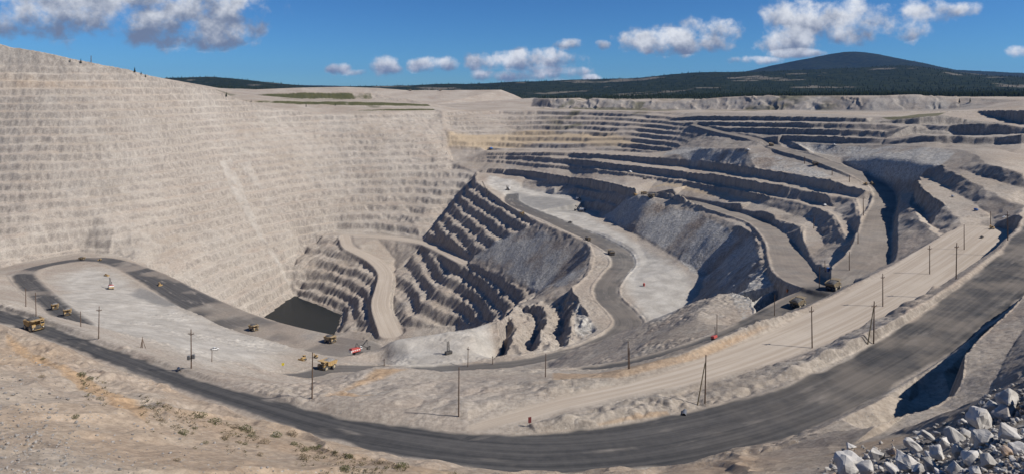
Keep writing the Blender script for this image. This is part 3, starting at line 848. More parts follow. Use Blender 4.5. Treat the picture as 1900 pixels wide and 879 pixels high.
fstart = np.interp(US, [-420, 900, 985, 1000, 1200, 1400, 1540, 1620, 1700, 1800, 1900, 2320], [2700, 2650, 2620, 2260, 2075, 1865, 1690, 1590, 1540, 1500, 1460, 1350])[None, :]
FOREST[:] = sstep(-40, 60, Y - fstart + 70 * N1 + 60 * N2)
FOREST[:] *= 1 - sstep(0.36, 0.5, fbm(X, Y, 260, 4, 83)) * 0.3 * sstep(2600, 3000, Y) * sstep(6000, 4500, Y)
for T_, C_ in GB:
    m = in_poly(np.array([p[:2] for p in T_] + [p[:2] for p in C_[::-1]]), 3)
    np.maximum(GRASS, m * sstep(-.75, -.2, N1 + .6 * N2), out=GRASS)
np.maximum(GRASS, sstep(.1, .5, fbm(X, Y, 60, 3, 141)) * 0.7 * sstep(1480, 1560, Y) * sstep(2700, 2500, Y) * sstep(60, 160, X), out=GRASS)
np.maximum(GRASS, sstep(.25, .5, fbm(X, Y, 80, 3, 143)) * 0.6 * sstep(1620, 1700, Y) * sstep(-150, -250, X) * sstep(2300, 2100, Y) * (1 - in_poly(zA, 0)), out=GRASS)
zone(GRASS, [(1040, 199), (1180, 200), (1300, 204), (1200, 206)], 8, 0.7)
zone(GRASS, [(1630, 219), (1700, 212), (1760, 208), (1720, 222), (1660, 224)], 6, 0.8)
DUMP[:] = 0
zone(DUMP, [(1112, 402), (1166, 364), (1205, 365), (1300, 390), (1402, 436), (1424, 500), (1455, 550), (1430, 590), (1380, 600), (1320, 520), (1240, 470), (1180, 436)], 4)
zone(DUMP, [(1228, 288), (1250, 278), (1384, 280), (1430, 284), (1500, 305), (1575, 338), (1600, 352), (1540, 333), (1461, 322), (1350, 307), (1272, 299)], 4)
zone(DUMP, [(1440, 264), (1560, 269), (1640, 270), (1740, 274), (1780, 280), (1750, 307), (1690, 345), (1650, 346), (1560, 300), (1480, 276)], 4)
zone(DUMP, [(870, 485), (935, 440), (1000, 420), (1090, 455), (1098, 490), (1060, 540), (1000, 540), (930, 508)], 8)
zone(DUMP, [(1060, 560), (1080, 560), (1115, 610), (1085, 632), (1060, 610)], 5)
zone(DUMP, [(1000, 200), (1012, 184), (1060, 184), (1180, 188), (1250, 190), (1340, 182), (1530, 179), (1560, 185), (1620, 182), (1700, 179), (1780, 182), (1760, 203), (1620, 206), (1340, 204), (1180, 204)], 6, 0.35)
zone(GREY, [(1480, 200), (1540, 190), (1620, 186), (1760, 186), (1860, 190), (1800, 204), (1620, 208)], 15, 0.5)
np.maximum(PALE, EDGE * 0.45, out=PALE)
zone(YELL, [(822, 240), (1000, 240), (1150, 245), (1260, 258), (1200, 268), (1000, 268), (824, 272)], 20, 1.0)
zone(YELL, [(1180, 345), (1230, 348), (1370, 372), (1420, 372), (1360, 350), (1250, 330)], 12, 0.9, 1.0)
zone(ORANGE, [(0, 100), (150, 120), (290, 160), (420, 200), (330, 210), (150, 190), (0, 195), (-80, 150)], 70, 0.5, 1.1)
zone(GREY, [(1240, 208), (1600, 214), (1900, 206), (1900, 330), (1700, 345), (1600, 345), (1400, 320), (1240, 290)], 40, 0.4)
zone(ORANGE, [(590, 735), (690, 682), (772, 684), (700, 708), (650, 725), (720, 730)], 4, 0.9, 0.2)
zone(ORANGE, [(1020, 690), (1100, 692), (1250, 660), (1420, 596), (1440, 604), (1300, 668), (1150, 704), (1020, 705)], 2, 0.6)
zone(ORANGE, [(1100, 780), (1240, 757), (1250, 772), (1110, 793)], 1.5, 0.6)
zone(ORANGE, [(0, 605), (60, 640), (180, 700), (270, 740), (300, 760), (290, 800), (230, 770), (100, 690), (0, 640)], 4, 0.95, 0.35)
zone(ORANGE, [(300, 742), (420, 778), (560, 818), (720, 853), (880, 878), (760, 885), (560, 850), (420, 812), (310, 775)], 4, 0.55, 0.6)
np.maximum(ORANGE, (fg * (0.22 + 0.25 * sstep(-.1, .4, N1))).astype(np.float32) * (1 - 0.6 * sstep(.36, .44, TU))[None, :].astype(np.float32), out=ORANGE)
zone(ORANGE, [(1500, 850), (1600, 815), (1700, 795), (1720, 810), (1600, 850)], 4, 0.5)
zone(FLOOR, [(40, 560), (60, 510), (160, 485), (240, 500), (380, 575), (600, 650), (560, 700), (400, 690), (200, 620)], 45, 0.85, 1.2)
zone(FLOOR, [(690, 690), (720, 630), (920, 600), (950, 655), (870, 680)], 12, 0.85, 0.8)
zone(FLOOR, [(900, 320), (1060, 345), (1110, 400), (1310, 510), (1290, 560), (1200, 640), (1170, 600), (1100, 450), (960, 385), (890, 340)], 22, 1.0, 1.0)
zone(GREY, [(225, 545), (255, 530), (300, 545), (360, 570), (300, 570)], 12, 0.9)
zone(GREY, [(930, 350), (1080, 368), (1100, 395), (1060, 400), (960, 385)], 25, 0.75, 1.0)

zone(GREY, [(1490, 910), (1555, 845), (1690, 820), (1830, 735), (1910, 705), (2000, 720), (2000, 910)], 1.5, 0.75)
np.maximum(FLOOR, SCAR * 0.5, out=FLOOR)
np.maximum(FLOOR, (mA * (0.06 + 0.14 * sstep(-.1, .35, fbm(X, Y, 75, 3, 801)))).astype(np.float32), out=FLOOR)
def mesh_part(name, faces, mat):
    used = np.unique(faces)
    remap = np.full(NR * NC, -1, np.int32); remap[used] = np.arange(len(used), dtype=np.int32)
    f = remap[faces]
    me = bpy.data.meshes.new(name)
    me.vertices.add(len(used)); me.vertices.foreach_set('co', VERT[used].ravel())
    me.loops.add(f.size); me.loops.foreach_set('vertex_index', f.ravel())
    me.polygons.add(len(f)); me.polygons.foreach_set('loop_start', (np.arange(len(f)) * 4).astype(np.int32))
    for nm, arrs in ATTR.items():
        at_ = me.attributes.new(nm, 'FLOAT_COLOR', 'POINT')
        at_.data.foreach_set('color', arrs[used].ravel())
    me.update()
    me.materials.append(mat)
    ob = bpy.data.objects.new(name, me)
    COL.objects.link(ob)
    ob['kind'] = 'structure'
    return ob


def ground_material():
    m = bpy.data.materials.new('pit_ground'); m.use_nodes = True
    t = NT(m.node_tree)
    bsdf = t.n['Principled BSDF']
    P = t.node('ShaderNodeNewGeometry').outputs['Position']
    N = t.node('ShaderNodeNewGeometry').outputs['True Normal']
    def attr(nm):
        a = t.node('ShaderNodeAttribute'); a.attribute_name = nm
        s = t.node('ShaderNodeSeparateColor'); t.l.new(a.outputs['Color'], s.inputs[0])
        return s.outputs[0], s.outputs[1], s.outputs[2], a.outputs['Alpha']
    roadm, pale, dump, grass = attr('cover')
    orange, yell, floor_, forest = attr('tint')
    grey, rs, rt, wallm = attr('track')
    nz = t.node('ShaderNodeSeparateXYZ'); t.l.new(N, nz.inputs[0]); nz = nz.outputs[2]
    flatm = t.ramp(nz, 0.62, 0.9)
    big = t.noise(P, 0.012, 5, 0.6)
    medn = t.noise(P, 0.07, 5, 0.6)
    fine = t.noise(P, 0.6, 6, 0.7)
    # bedding: stretched along z
    sq = t.vmath('MULTIPLY', P, (0.012, 0.012, 0.16))
    bed = t.noise(sq, 1.0, 4, 0.6, 0.6)
    streak = t.noise(t.vmath('MULTIPLY', P, (0.22, 0.22, 0.02)), 1.0, 4, 0.65)
    c = t.mix(t.ramp(big, 0.3, 0.7), (0.335, 0.282, 0.23), (0.43, 0.375, 0.318))
    c = t.mix(t.math('MULTIPLY', t.ramp(bed, 0.35, 0.75), 0.55), c, (0.33, 0.255, 0.205))
    c = t.mix(t.math('MULTIPLY', t.ramp(medn, 0.5, 0.8), 0.55), c, (0.50, 0.45, 0.385))
    c = t.mix(t.math('MULTIPLY', t.ramp(t.noise(P, 0.03, 6, 0.65), 0.56, 0.72), 0.4), c, (0.27, 0.25, 0.235))
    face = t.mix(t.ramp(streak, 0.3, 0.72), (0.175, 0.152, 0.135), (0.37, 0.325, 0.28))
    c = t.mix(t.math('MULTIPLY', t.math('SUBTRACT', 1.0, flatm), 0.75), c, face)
    c = t.mix(floor_, c, t.mix(t.ramp(medn, 0.3, 0.7), (0.33, 0.30, 0.265), (0.46, 0.425, 0.38)))
    c = t.mix(t.math('MULTIPLY', floor_, t.math('MULTIPLY', t.ramp(t.noise(P, 0.028, 6, 0.7, 1.2), 0.5, 0.68), 0.5)), c, (0.24, 0.225, 0.205))
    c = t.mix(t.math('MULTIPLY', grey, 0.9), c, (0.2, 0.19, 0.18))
    c = t.mix(t.math('MULTIPLY', yell, 0.75), c, t.mix(streak, (0.42, 0.31, 0.19), (0.52, 0.41, 0.28)))
    c = t.mix(t.math('MULTIPLY', orange, 0.9), c, t.mix(medn, (0.38, 0.23, 0.125), (0.47, 0.335, 0.21)))
    vor = t.node('ShaderNodeTexVoronoi'); t.l.new(P, vor.inputs['Vector']); vor.inputs['Scale'].default_value = 0.55
    vs = t.node('ShaderNodeSeparateColor'); t.l.new(vor.outputs['Color'], vs.inputs[0])
    rock = t.mix(vs.outputs[0], (0.30, 0.28, 0.255), (0.50, 0.47, 0.43))
    rock = t.mix(t.ramp(t.noise(P, 0.02, 3), 0.45, 0.7), rock, t.mix(vs.outputs[1], (0.20, 0.16, 0.13), (0.36, 0.30, 0.25)))
    c = t.mix(t.math('MULTIPLY', dump, t.math('SUBTRACT', 1.0, t.ramp(nz, 0.975, 0.998))), c, rock)
    c = t.mix(t.math('MULTIPLY', pale, 0.8), c, t.mix(medn, (0.34, 0.285, 0.232), (0.41, 0.352, 0.292)))
    smoothm = t.math('MAXIMUM', t.math('MAXIMUM', pale, t.math('MULTIPLY', floor_, 0.6)), roadm)
    # haul road: compacted dark gravel with lengthwise tyre lanes
    cv = t.node('ShaderNodeCombineXYZ')
    t.put(cv.inputs[0], t.math('MULTIPLY', rs, 0.012)); t.put(cv.inputs[1], t.math('MULTIPLY', rt, 0.75)); cv.inputs[2].default_value = 3.3
    lane = t.noise(cv.outputs[0], 1.0, 5, 0.6)
    cv2 = t.node('ShaderNodeCombineXYZ')
    t.put(cv2.inputs[0], t.math('MULTIPLY', rs, 0.03)); t.put(cv2.inputs[1], t.math('MULTIPLY', rt, 0.12)); cv2.inputs[2].default_value = 7.7
    patch = t.noise(cv2.outputs[0], 1.0, 4, 0.6)
    rc = t.mix(t.ramp(t.math('ADD', t.math('MULTIPLY', lane, 0.7), t.math('MULTIPLY', t.noise(P, 0.35, 6, 0.75), 0.3)), 0.32, 0.68), (0.040, 0.040, 0.042), (0.088, 0.083, 0.081))
    rc = t.mix(t.math('MULTIPLY', t.ramp(patch, 0.56, 0.76), 0.75), rc, (0.27, 0.235, 0.205))
    px = t.node('ShaderNodeSeparateXYZ'); t.l.new(P, px.inputs[0])
    rc = t.mix(t.math('MULTIPLY', t.ramp(px.outputs[0], 20, 150), t.ramp(t.noise(P, 0.05, 4, 0.6), 0.35, 0.65)), rc, t.mix(lane, (0.10, 0.087, 0.076), (0.20, 0.172, 0.148)))
    c = t.mix(t.math('MULTIPLY', pale, t.math('MULTIPLY', t.ramp(lane, 0.42, 0.6), 0.75)), c, (0.30, 0.245, 0.195))
    c = t.mix(roadm, c, rc)
    c = t.mix(grass, c, t.mix(medn, (0.05, 0.058, 0.026), (0.115, 0.105, 0.05)))
    py = t.node('ShaderNodeSeparateXYZ'); t.l.new(P, py.inputs[0])
    nearm = t.math('MULTIPLY', t.ramp(py.outputs[1], 360, 220), t.math('SUBTRACT', 1.0, smoothm))
    v2 = t.node('ShaderNodeTexVoronoi'); t.l.new(P, v2.inputs['Vector']); v2.inputs['Scale'].default_value = 1.5; v2.inputs['Randomness'].default_value = 1.0
    v2c = t.node('ShaderNodeSeparateColor'); t.l.new(v2.outputs['Color'], v2c.inputs[0])
    pebm = t.math('MULTIPLY', t.math('MULTIPLY', t.ramp(v2.outputs['Distance'], 0.34, 0.22), t.ramp(v2c.outputs[0], 0.42, 0.55)), nearm)
    pebm = t.math('MULTIPLY', pebm, t.ramp(t.noise(P, 0.06, 4, 0.6), 0.4, 0.6))
    c = t.mix(pebm, c, t.mix(v2c.outputs[1], (0.17, 0.155, 0.14), (0.46, 0.43, 0.39)))
    fn = t.noise(P, 0.02, 6, 0.7)
    c = t.mix(forest, c, t.mix(t.ramp(fn, 0.4, 0.65), (0.010, 0.017, 0.011), (0.026, 0.032, 0.017)))
    c = t.mix(t.math('MULTIPLY', t.math('SUBTRACT', 1.0, t.math('MAXIMUM', forest, smoothm)), 0.66), c, t.mix(t.ramp(fine, 0.28, 0.72), (0.42, 0.41, 0.40), (1.0, 1.0, 1.0)), 'MULTIPLY')
    t.put(bsdf.inputs['Base Color'], t.mix(1.0, c, (1.21, 1.22, 1.19), 'MULTIPLY', False))
    bsdf.inputs['Roughness'].default_value = 0.95
    bsdf.inputs['Specular IOR Level'].default_value = 0.04
    bump = t.node('ShaderNodeBump')
    bump.inputs['Strength'].default_value = 0.6
    bump.inputs['Distance'].default_value = 0.6
    peb = t.node('ShaderNodeTexVoronoi'); t.l.new(P, peb.inputs['Vector']); peb.inputs['Scale'].default_value = 2.4
    hgt = t.math('ADD', t.math('ADD', t.noise(P, 1.1, 7, 0.78), t.math('MULTIPLY', t.ramp(peb.outputs['Distance'], 0.35, 0.1), 0.12)), t.math('MULTIPLY', vor.outputs['Distance'], t.math('MULTIPLY', dump, 0.8)))
    t.put(bump.inputs['Height'], t.math('MULTIPLY', hgt, t.math('SUBTRACT', 1.0, t.math('MULTIPLY', smoothm, 0.85))))
    t.l.new(bump.outputs[0], bsdf.inputs['Normal'])
    return m


VERT = np.stack([X, Y, H], -1).reshape(-1, 3).astype(np.float32)
st = lambda *a: np.stack([q.astype(np.float32) for q in a], -1).reshape(-1, 4)
ATTR = {'cover': st(ROAD, PALE, DUMP, GRASS), 'tint': st(ORANGE, YELL, FLOOR, FOREST), 'track': st(GREY, RS, RT, wall)}
GM = ground_material()
ii = np.arange((NR - 1) * (NC - 1)); rr, cc = ii // (NC - 1), ii % (NC - 1)
aa = rr * NC + cc
QUAD = np.stack([aa, aa + 1, aa + NC + 1, aa + NC], -1).astype(np.int32)
lab = np.zeros(len(QUAD), np.int8)
flat_ = lambda A: A[:-1, :-1].ravel()
lab[flat_(FLOOR) > 0.5] = 1
lab[flat_(wall + mF) > 0.3] = 2
lab[flat_(PALE) > 0.5] = 3
lab[flat_(ROAD) > 0.35] = 4
lab[(flat_(Y) > 2600)] = 5
lab[(flat_(GRASS) > 0.5)] = 6
for k, nm in enumerate(['ground', 'pit_floor', 'pit_terraces', 'dirt_track', 'haul_road', 'hills', 'grass_terrain']):
    if (lab == k).any():
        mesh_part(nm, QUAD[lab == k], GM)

# the camera hill and the country beside it, outside the finely surveyed fan
def apron():
    P, Z, T = TIN
    gx_ = np.concatenate([np.arange(-900, -60, 20), np.arange(-60, 60, 3), np.arange(60, 901, 20)]).astype(float)
    gy_ = np.concatenate([np.arange(-95, 0, 6), np.arange(0, 60, 3), np.arange(60, 780, 20)]).astype(float)
    x, y = np.meshgrid(gx_, gy_)
    z = np.full(x.shape, np.nan)
    for tri in T:
        (x1, y1), (x2, y2), (x3, y3) = P[list(tri)]; zz = Z[list(tri)]
        det = (y2 - y3) * (x1 - x3) + (x3 - x2) * (y1 - y3)
        if abs(det) < 1e-9:
            continue
        a = ((y2 - y3) * (x - x3) + (x3 - x2) * (y - y3)) / det
        b = ((y3 - y1) * (x - x3) + (x1 - x3) * (y - y3)) / det
        m = (a >= -1e-7) & (b >= -1e-7) & (a + b <= 1 + 1e-7)
        z[m] = (a * zz[0] + b * zz[1] + (1 - a - b) * zz[2])[m]
    z += 0.5 * fbm(x, y, 18, 3, 701) - 0.9
    t = x / np.maximum(y, 0.01)
    inside_ = (y > 7) & (t > TU[0] + 0.02 + 2.0 / np.maximum(y, 1)) & (t < TU[-1] - 0.02 - 2.0 / np.maximum(y, 1))
    n, k = x.shape
    idx = np.arange(n * k).reshape(n, k)
    q = np.stack([idx[:-1, :-1], idx[:-1, 1:], idx[1:, 1:], idx[1:, :-1]], -1).reshape(-1, 4)
    ok = ~(inside_.ravel()[q].all(1)) & ~np.isnan(z.ravel()[q]).any(1)
    q = q[ok]
    used = np.unique(q); rm = np.full(n * k, -1, np.int32); rm[used] = np.arange(len(used))
    f = rm[q].astype(np.int32)
    me = bpy.data.meshes.new('hillside')
    V = np.stack([x, y, z], -1).reshape(-1, 3)[used].astype(np.float32)
    me.vertices.add(len(V)); me.vertices.foreach_set('co', V.ravel())
    me.loops.add(f.size); me.loops.foreach_set('vertex_index', f.ravel())
    me.polygons.add(len(f)); me.polygons.foreach_set('loop_start', (np.arange(len(f)) * 4).astype(np.int32))
    for nm in ATTR:
        a_ = me.attributes.new(nm, 'FLOAT_COLOR', 'POINT')
        arr = np.zeros((len(V), 4), np.float32)
        if nm == 'tint':
            arr[:, 0] = 0.25
        a_.data.foreach_set('color', arr.ravel())
    me.update(); me.materials.append(GM)
    o = bpy.data.objects.new('hillside', me); COL.objects.link(o); o['kind'] = 'structure'
apron()

# lake
def lake():
    me = bpy.data.meshes.new('lake'); bm = bmesh.new()
    pts = [(-420, 900), (-395, 1000), (-375, 1100), (-330, 1090), (-240, 1010), (-225, 920), (-200, 800), (-190, 700), (-330, 760)]
    bm.faces.new([bm.verts.new((x, y, -345)) for x, y in pts]); bm.to_mesh(me); bm.free()
    m = bpy.data.materials.new('lake_water'); m.use_nodes = True
    t = NT(m.node_tree); b = t.n['Principled BSDF']
    b.inputs['Base Color'].default_value = (0.018, 0.02, 0.018, 1); b.inputs['Roughness'].default_value = 0.2; b.inputs['IOR'].default_value = 1.12
    bump = t.node('ShaderNodeBump'); bump.inputs['Strength'].default_value = 0.25; bump.inputs['Distance'].default_value = 0.4
    P = t.node('ShaderNodeNewGeometry').outputs['Position']
    t.put(bump.inputs['Height'], t.noise(P, 0.35, 4, 0.6)); t.l.new(bump.outputs[0], b.inputs['Normal'])
    me.materials.append(m)
    o = bpy.data.objects.new('lake', me); COL.objects.link(o); o['kind'] = 'structure'
lake()


# ------------------------------------------------------------------ object helpers
def mat(name, col, rough=0.6, metal=0.0, var=0.25, scale=2.0, dirt=None, dirt_amt=0.5):
    m = bpy.data.materials.new(name); m.use_nodes = True
    t = NT(m.node_tree); b = t.n['Principled BSDF']
    oc = t.node('ShaderNodeTexCoord').outputs['Object']
    n = t.noise(oc, scale, 5, 0.65)
    c = t.mix(t.ramp(n, 0.3, 0.7), tuple(x * (1 - var) for x in col), tuple(min(1, x * (1 + var * 0.6)) for x in col))
    if dirt:
        n2 = t.noise(oc, scale * 0.6, 6, 0.7)
        c = t.mix(t.math('MULTIPLY', t.ramp(n2, 0.42, 0.7), dirt_amt), c, dirt)
    t.put(b.inputs['Base Color'], c)
    b.inputs['Roughness'].default_value = rough
    b.inputs['Metallic'].default_value = metal
    return m


DUST = (0.42, 0.37, 0.31)
M_YEL = mat('yellow_paint', (0.44, 0.27, 0.075), 0.7, dirt=DUST, dirt_amt=0.75)
M_DYEL = mat('dusty_yellow_paint', (0.40, 0.27, 0.11), 0.75, dirt=DUST, dirt_amt=0.7)
M_WHITE = mat('white_paint', (0.72, 0.71, 0.68), 0.5, dirt=DUST, dirt_amt=0.35)
M_RED = mat('red_paint', (0.45, 0.06, 0.045), 0.5, dirt=DUST, dirt_amt=0.25)
M_BLUE = mat('blue_paint', (0.03, 0.13, 0.38), 0.5)
M_ORG = mat('orange_plastic', (0.75, 0.2, 0.04), 0.5)
M_DARK = mat('dark_steel', (0.06, 0.058, 0.055), 0.6, 0.3, dirt=DUST, dirt_amt=0.3)
M_TYRE = mat('tyre_rubber', (0.035, 0.034, 0.033), 0.9, dirt=DUST, dirt_amt=0.55)
M_RIM = mat('wheel_rim', (0.5, 0.42, 0.28), 0.6, 0.0)
M_GLASS = mat('cab_glass', (0.02, 0.025, 0.03), 0.1)
M_LAMP = mat('lamp_lens', (0.75, 0.74, 0.68), 0.2)
M_WOOD = mat('pole_wood', (0.115, 0.072, 0.045), 0.9, var=0.4, scale=1.2)
M_WOODL = mat('pale_pole_wood', (0.20, 0.16, 0.09), 0.9, var=0.4, scale=1.2)
M_CER = mat('insulator', (0.35, 0.3, 0.27), 0.3)
M_ORE = mat('ore_load', (0.24, 0.225, 0.21), 0.95, var=0.5, scale=1.6)
M_ORED = mat('dark_ore_load', (0.10, 0.095, 0.09), 0.95, var=0.5, scale=1.6)
M_OREW = mat('white_ore_load', (0.55, 0.52, 0.48), 0.95, var=0.35, scale=1.6)
M_GALV = mat('galvanised_steel', (0.24, 0.245, 0.25), 0.45, 0.6)
M_SIGN = mat('dark_red_sign', (0.16, 0.03, 0.03), 0.6)
M_SIGNY = mat('yellow_sign', (0.75, 0.6, 0.03), 0.5)
M_STEM = mat('shrub_stem', (0.12, 0.09, 0.06), 0.9)


class MB:
    """collects shapes; build() links them as one mesh object"""
    def __init__(self):
        self.bm = bmesh.new()

    def _new(self, geo, M):
        bmesh.ops.transform(self.bm, matrix=M, verts=geo)
        return geo

    def box(self, c, s, rz=0.0, rx=0.0, ry=0.0):
        g = bmesh.ops.create_cube(self.bm, size=1.0)['verts']
        M = Matrix.Translation(c) @ Matrix.Rotation(rz, 4, 'Z') @ Matrix.Rotation(ry, 4, 'Y') @ Matrix.Rotation(rx, 4, 'X') @ Matrix.Diagonal((*s, 1))
        return self._new(g, M)

    def tube(self, a, b, r0, r1=None, seg=8):
        a, b = Vector(a), Vector(b)
        d = b - a
        g = bmesh.ops.create_cone(self.bm, cap_ends=True, segments=seg, radius1=r0, radius2=r0 if r1 is None else r1, depth=d.length)['verts']
        M = Matrix.Translation((a + b) / 2) @ d.to_track_quat('Z', 'Y').to_matrix().to_4x4()
        return self._new(g, M)

    def wheel(self, c, r, w, seg=20):
        return self.tube((c[0], c[1] - w / 2, c[2]), (c[0], c[1] + w / 2, c[2]), r, r, seg)

    def prism(self, prof, y0, y1, inset=0.0):
        """profile in x,z extruded along y"""
        n = len(prof)
        A = [self.bm.verts.new((x, y0, z)) for x, z in prof]
        B = [self.bm.verts.new((x, y1, z)) for x, z in prof]
        self.bm.faces.new(A[::-1]) if y1 > y0 else self.bm.faces.new(A)
        self.bm.faces.new(B) if y1 > y0 else self.bm.faces.new(B[::-1])
        for i in range(n):
            j = (i + 1) % n
            f = (A[i], A[j], B[j], B[i])
            self.bm.faces.new(f if y1 > y0 else f[::-1])
        return A + B

    def bevel(self, w=0.05, seg=1):
        bmesh.ops.bevel(self.bm, geom=list(self.bm.edges), offset=w, segments=seg, affect='EDGES', clamp_overlap=True)

    def build(self, name, material, parent=None, smooth=False):
        bmesh.ops.recalc_face_normals(self.bm, faces=list(self.bm.faces))
        me = bpy.data.meshes.new(name)
        self.bm.to_mesh(me); self.bm.free()
        me.materials.append(material)
        if smooth:
            me.polygons.foreach_set('use_smooth', [True] * len(me.polygons))
        o = bpy.data.objects.new(name, me)
        COL.objects.link(o)
        if parent:
            o.parent = parent
        return o


def empty(name, loc=(0, 0, 0), rz=0.0):
    o = bpy.data.objects.new(name, None)
    o.empty_display_size = 0.5
    COL.objects.link(o)
    o.location = loc
    o.rotation_euler = (0, 0, rz)
    return o


def tag(o, label, cat, group=None):
    o['label'] = label
    o['category'] = cat
    if group:
        o['group'] = group
    return o


def copy_tree(o, parent=None):
    c = o.copy()
    COL.objects.link(c)
    if parent:
        c.parent = parent
    for ch in list(o.children):
        copy_tree(ch, c)
    return c


def ground(u, v, back=0.0):
    x, y = hit(u, v)
    y += back
    return Vector((x, y, height(x, y)))


USED = {}
def place(proto_fn, key, u, v, u2=None, v2=None, rz=None, scale=1.0, label='', cat='', group=None, sink=0.0, lift_normal=True):
    """stand a copy of a prototype on the ground seen at (u, v), heading for the ground seen at (u2, v2)"""
    if key not in USED:
        root = proto_fn(); USED[key] = root; o = root; first = True
    else:
        o = copy_tree(USED[key])
    p = ground(u, v)
    a = rz or 0.0
    if u2 is not None:
        q = ground(u2, v2)
        a = math.atan2(q.y - p.y, q.x - p.x)
    o.scale = (scale,) * 3
    if lift_normal:
        e = 4.0 * scale
        f = Vector((math.cos(a), math.sin(a), 0)); s = Vector((-f.y, f.x, 0))
        g = lambda w: Vector((w.x, w.y, height(w.x, w.y)))
        fx = (g(p + f * e) - g(p - f * e)).normalized()
        sy = (g(p + s * e * 0.6) - g(p - s * e * 0.6)).normalized()
        nz = fx.cross(sy).normalized()
        nz = (nz + Vector((0, 0, 1.0))).normalized()
        sy = nz.cross(fx).normalized(); fx = sy.cross(nz)
        R = Matrix((fx, sy, nz)).transposed()
        o.rotation_euler = R.to_euler()
    else:
        o.rotation_euler = (0, 0, a)
    o.location = p - Vector((0, 0, sink))
    tag(o, label, cat, group)
    return o


# ------------------------------------------------------------------ haul truck (x forward, about 12.8 m long)
def haul_truck(paint, load_mat):
    def fn():
        root = empty('haul_truck')
        b = MB()
        b.box((-0.4, 0, 2.0), (10.6, 1.7, 1.0)); b.box((4.6, 0, 2.0), (2.0, 5.6, 0.9)); b.box((0.9, 2.1, 1.9), (2.6, 1.5, 1.2)); b.box((0.9, -2.1, 1.9), (2.6, 1.5, 1.2))
        b.tube((-3.4, -2.9, 1.65), (-3.4, 2.9, 1.65), 0.6)
        b.tube((3.3, -2.6, 1.65), (3.3, 2.6, 1.65), 0.4)
        b.build('chassis', M_DARK, root)
        # dump bed: open tray with sloping tail and a canopy over the cab
        b = MB()
        sec = [(-6.2, 4.9), (-5.0, 3.0), (-1.0, 2.55), (2.2, 3.1), (2.6, 5.6), (6.1, 6.0), (6.1, 6.25), (2.2, 5.9), (1.9, 3.5), (-1.0, 2.95), (-4.8, 3.4), (-6.0, 5.1)]
        b.prism(sec, -3.1, 3.1)
        side = [(-6.2, 4.9), (-5.0, 3.0), (-1.0, 2.55), (2.2, 3.1), (2.6, 5.75), (-3.0, 5.55)]
        b.prism(side, 3.1, 3.35); b.prism(side, -3.35, -3.1)
        for x in (-3.4, -1.6, 0.2, 1.8):
            b.box((x, 3.42, 4.3), (0.28, 0.16, 2.2)); b.box((x, -3.42, 4.3), (0.28, 0.16, 2.2))
        b.box((-0.2, 3.44, 5.55), (5.6, 0.18, 0.3)); b.box((-0.2, -3.44, 5.55), (5.6, 0.18, 0.3))
        for y in (-2, -0.7, 0.7, 2):
            b.box((4.3, y, 5.75), (3.3, 0.2, 0.25))
        bed = b.build('dump_bed', paint, root)
        if load_mat:
            b = MB()
            g = bmesh.ops.create_grid(b.bm, x_segments=18, y_segments=14, size=1)['verts']
            for v in g:
                x, y = v.co.x, v.co.y
                h = (1 - x * x) * (1 - y * y)
                v.co = Vector((-1.5 + x * 3.9, y * 3.05, 4.75 + 1.75 * h ** 0.55 + 0.22 * (random.random() - 0.5)))
            b.build('ore_load', load_mat, bed)
        b = MB()
        b.box((4.6, 1.9, 4.2), (1.9, 1.8, 1.9)); b.bevel(0.08)
        cabo = b.build('cab', paint, root)
        b = MB(); b.box((5.57, 1.9, 4.45), (0.06, 1.5, 0.95)); b.box((4.6, 2.82, 4.45), (1.4, 0.06, 0.95)); b.build('cab_window', M_GLASS, cabo)
        b = MB()
        b.box((4.3, 0, 2.75), (2.6, 5.7, 0.16)); b.box((5.0, -1.9, 3.4), (1.2, 1.6, 1.1))
        b.build('deck', paint, root)
        b = MB()
        b.box((5.35, 0, 1.95), (0.5, 5.5, 1.0)); b.box((5.2, 0, 1.2), (0.3, 4.6, 0.5)); b.bevel(0.06)
        b.build('bumper', paint, root)
        b = MB(); b.box((5.5, 0, 2.55), (0.35, 2.4, 1.9))
        for k in range(7):
            b.box((5.7, 0, 1.8 + 0.25 * k), (0.06, 2.2, 0.07))
        b.build('radiator_grille', M_DARK, root)
        for y in (-1.75, 1.75):
            b = MB()
            for s in (-0.28, 0.28):
                b.tube((5.55, y + s, 1.2), (5.9, y + s * 1.0, 1.6 + 1.2), 0.05)
            for k in range(6):
                b.box((5.72, y, 1.3 + k * 0.26), (0.08, 0.6, 0.05))
            b.build('ladder', M_DARK, root)
        b = MB()
        for y0, y1, x in ((-2.8, 2.8, 5.55),):
            b.tube((x, y0, 3.8), (x, 0.9, 3.8), 0.04); b.tube((x, y0, 3.35), (x, 0.9, 3.35), 0.03)
            for k in range(4):
                b.tube((x, y0 + k * 1.1, 2.8), (x, y0 + k * 1.1, 3.8), 0.04)
        b.build('handrail', M_DYEL, root)
        for y in (-2.2, 2.2):
            b = MB(); b.box((5.63, y, 2.2), (0.12, 0.7, 0.35)); b.build('headlight', M_LAMP, root)
        for x, ys_ in ((3.3, (-2.75, 2.75)), (-3.4, (-2.85, -1.7, 1.7, 2.85))):
            for y in ys_:
                b = MB(); b.wheel((x, y, 1.65), 1.65, 1.05, 24); b.bevel(0.12)
                ty = b.build('tyre', M_TYRE, root)
                if abs(y) > 2:
                    sgn = 1 if y > 0 else -1
                    b = MB(); b.tube((x, y + sgn * 0.45, 1.65), (x, y + sgn * 0.60, 1.65), 0.85, 0.75, 18); b.tube((x, y + sgn * 0.5, 1.65), (x, y + sgn * 0.72, 1.65), 0.35, 0.3, 12)
                    b.build('rim', M_RIM, ty)
        return root
    return fn


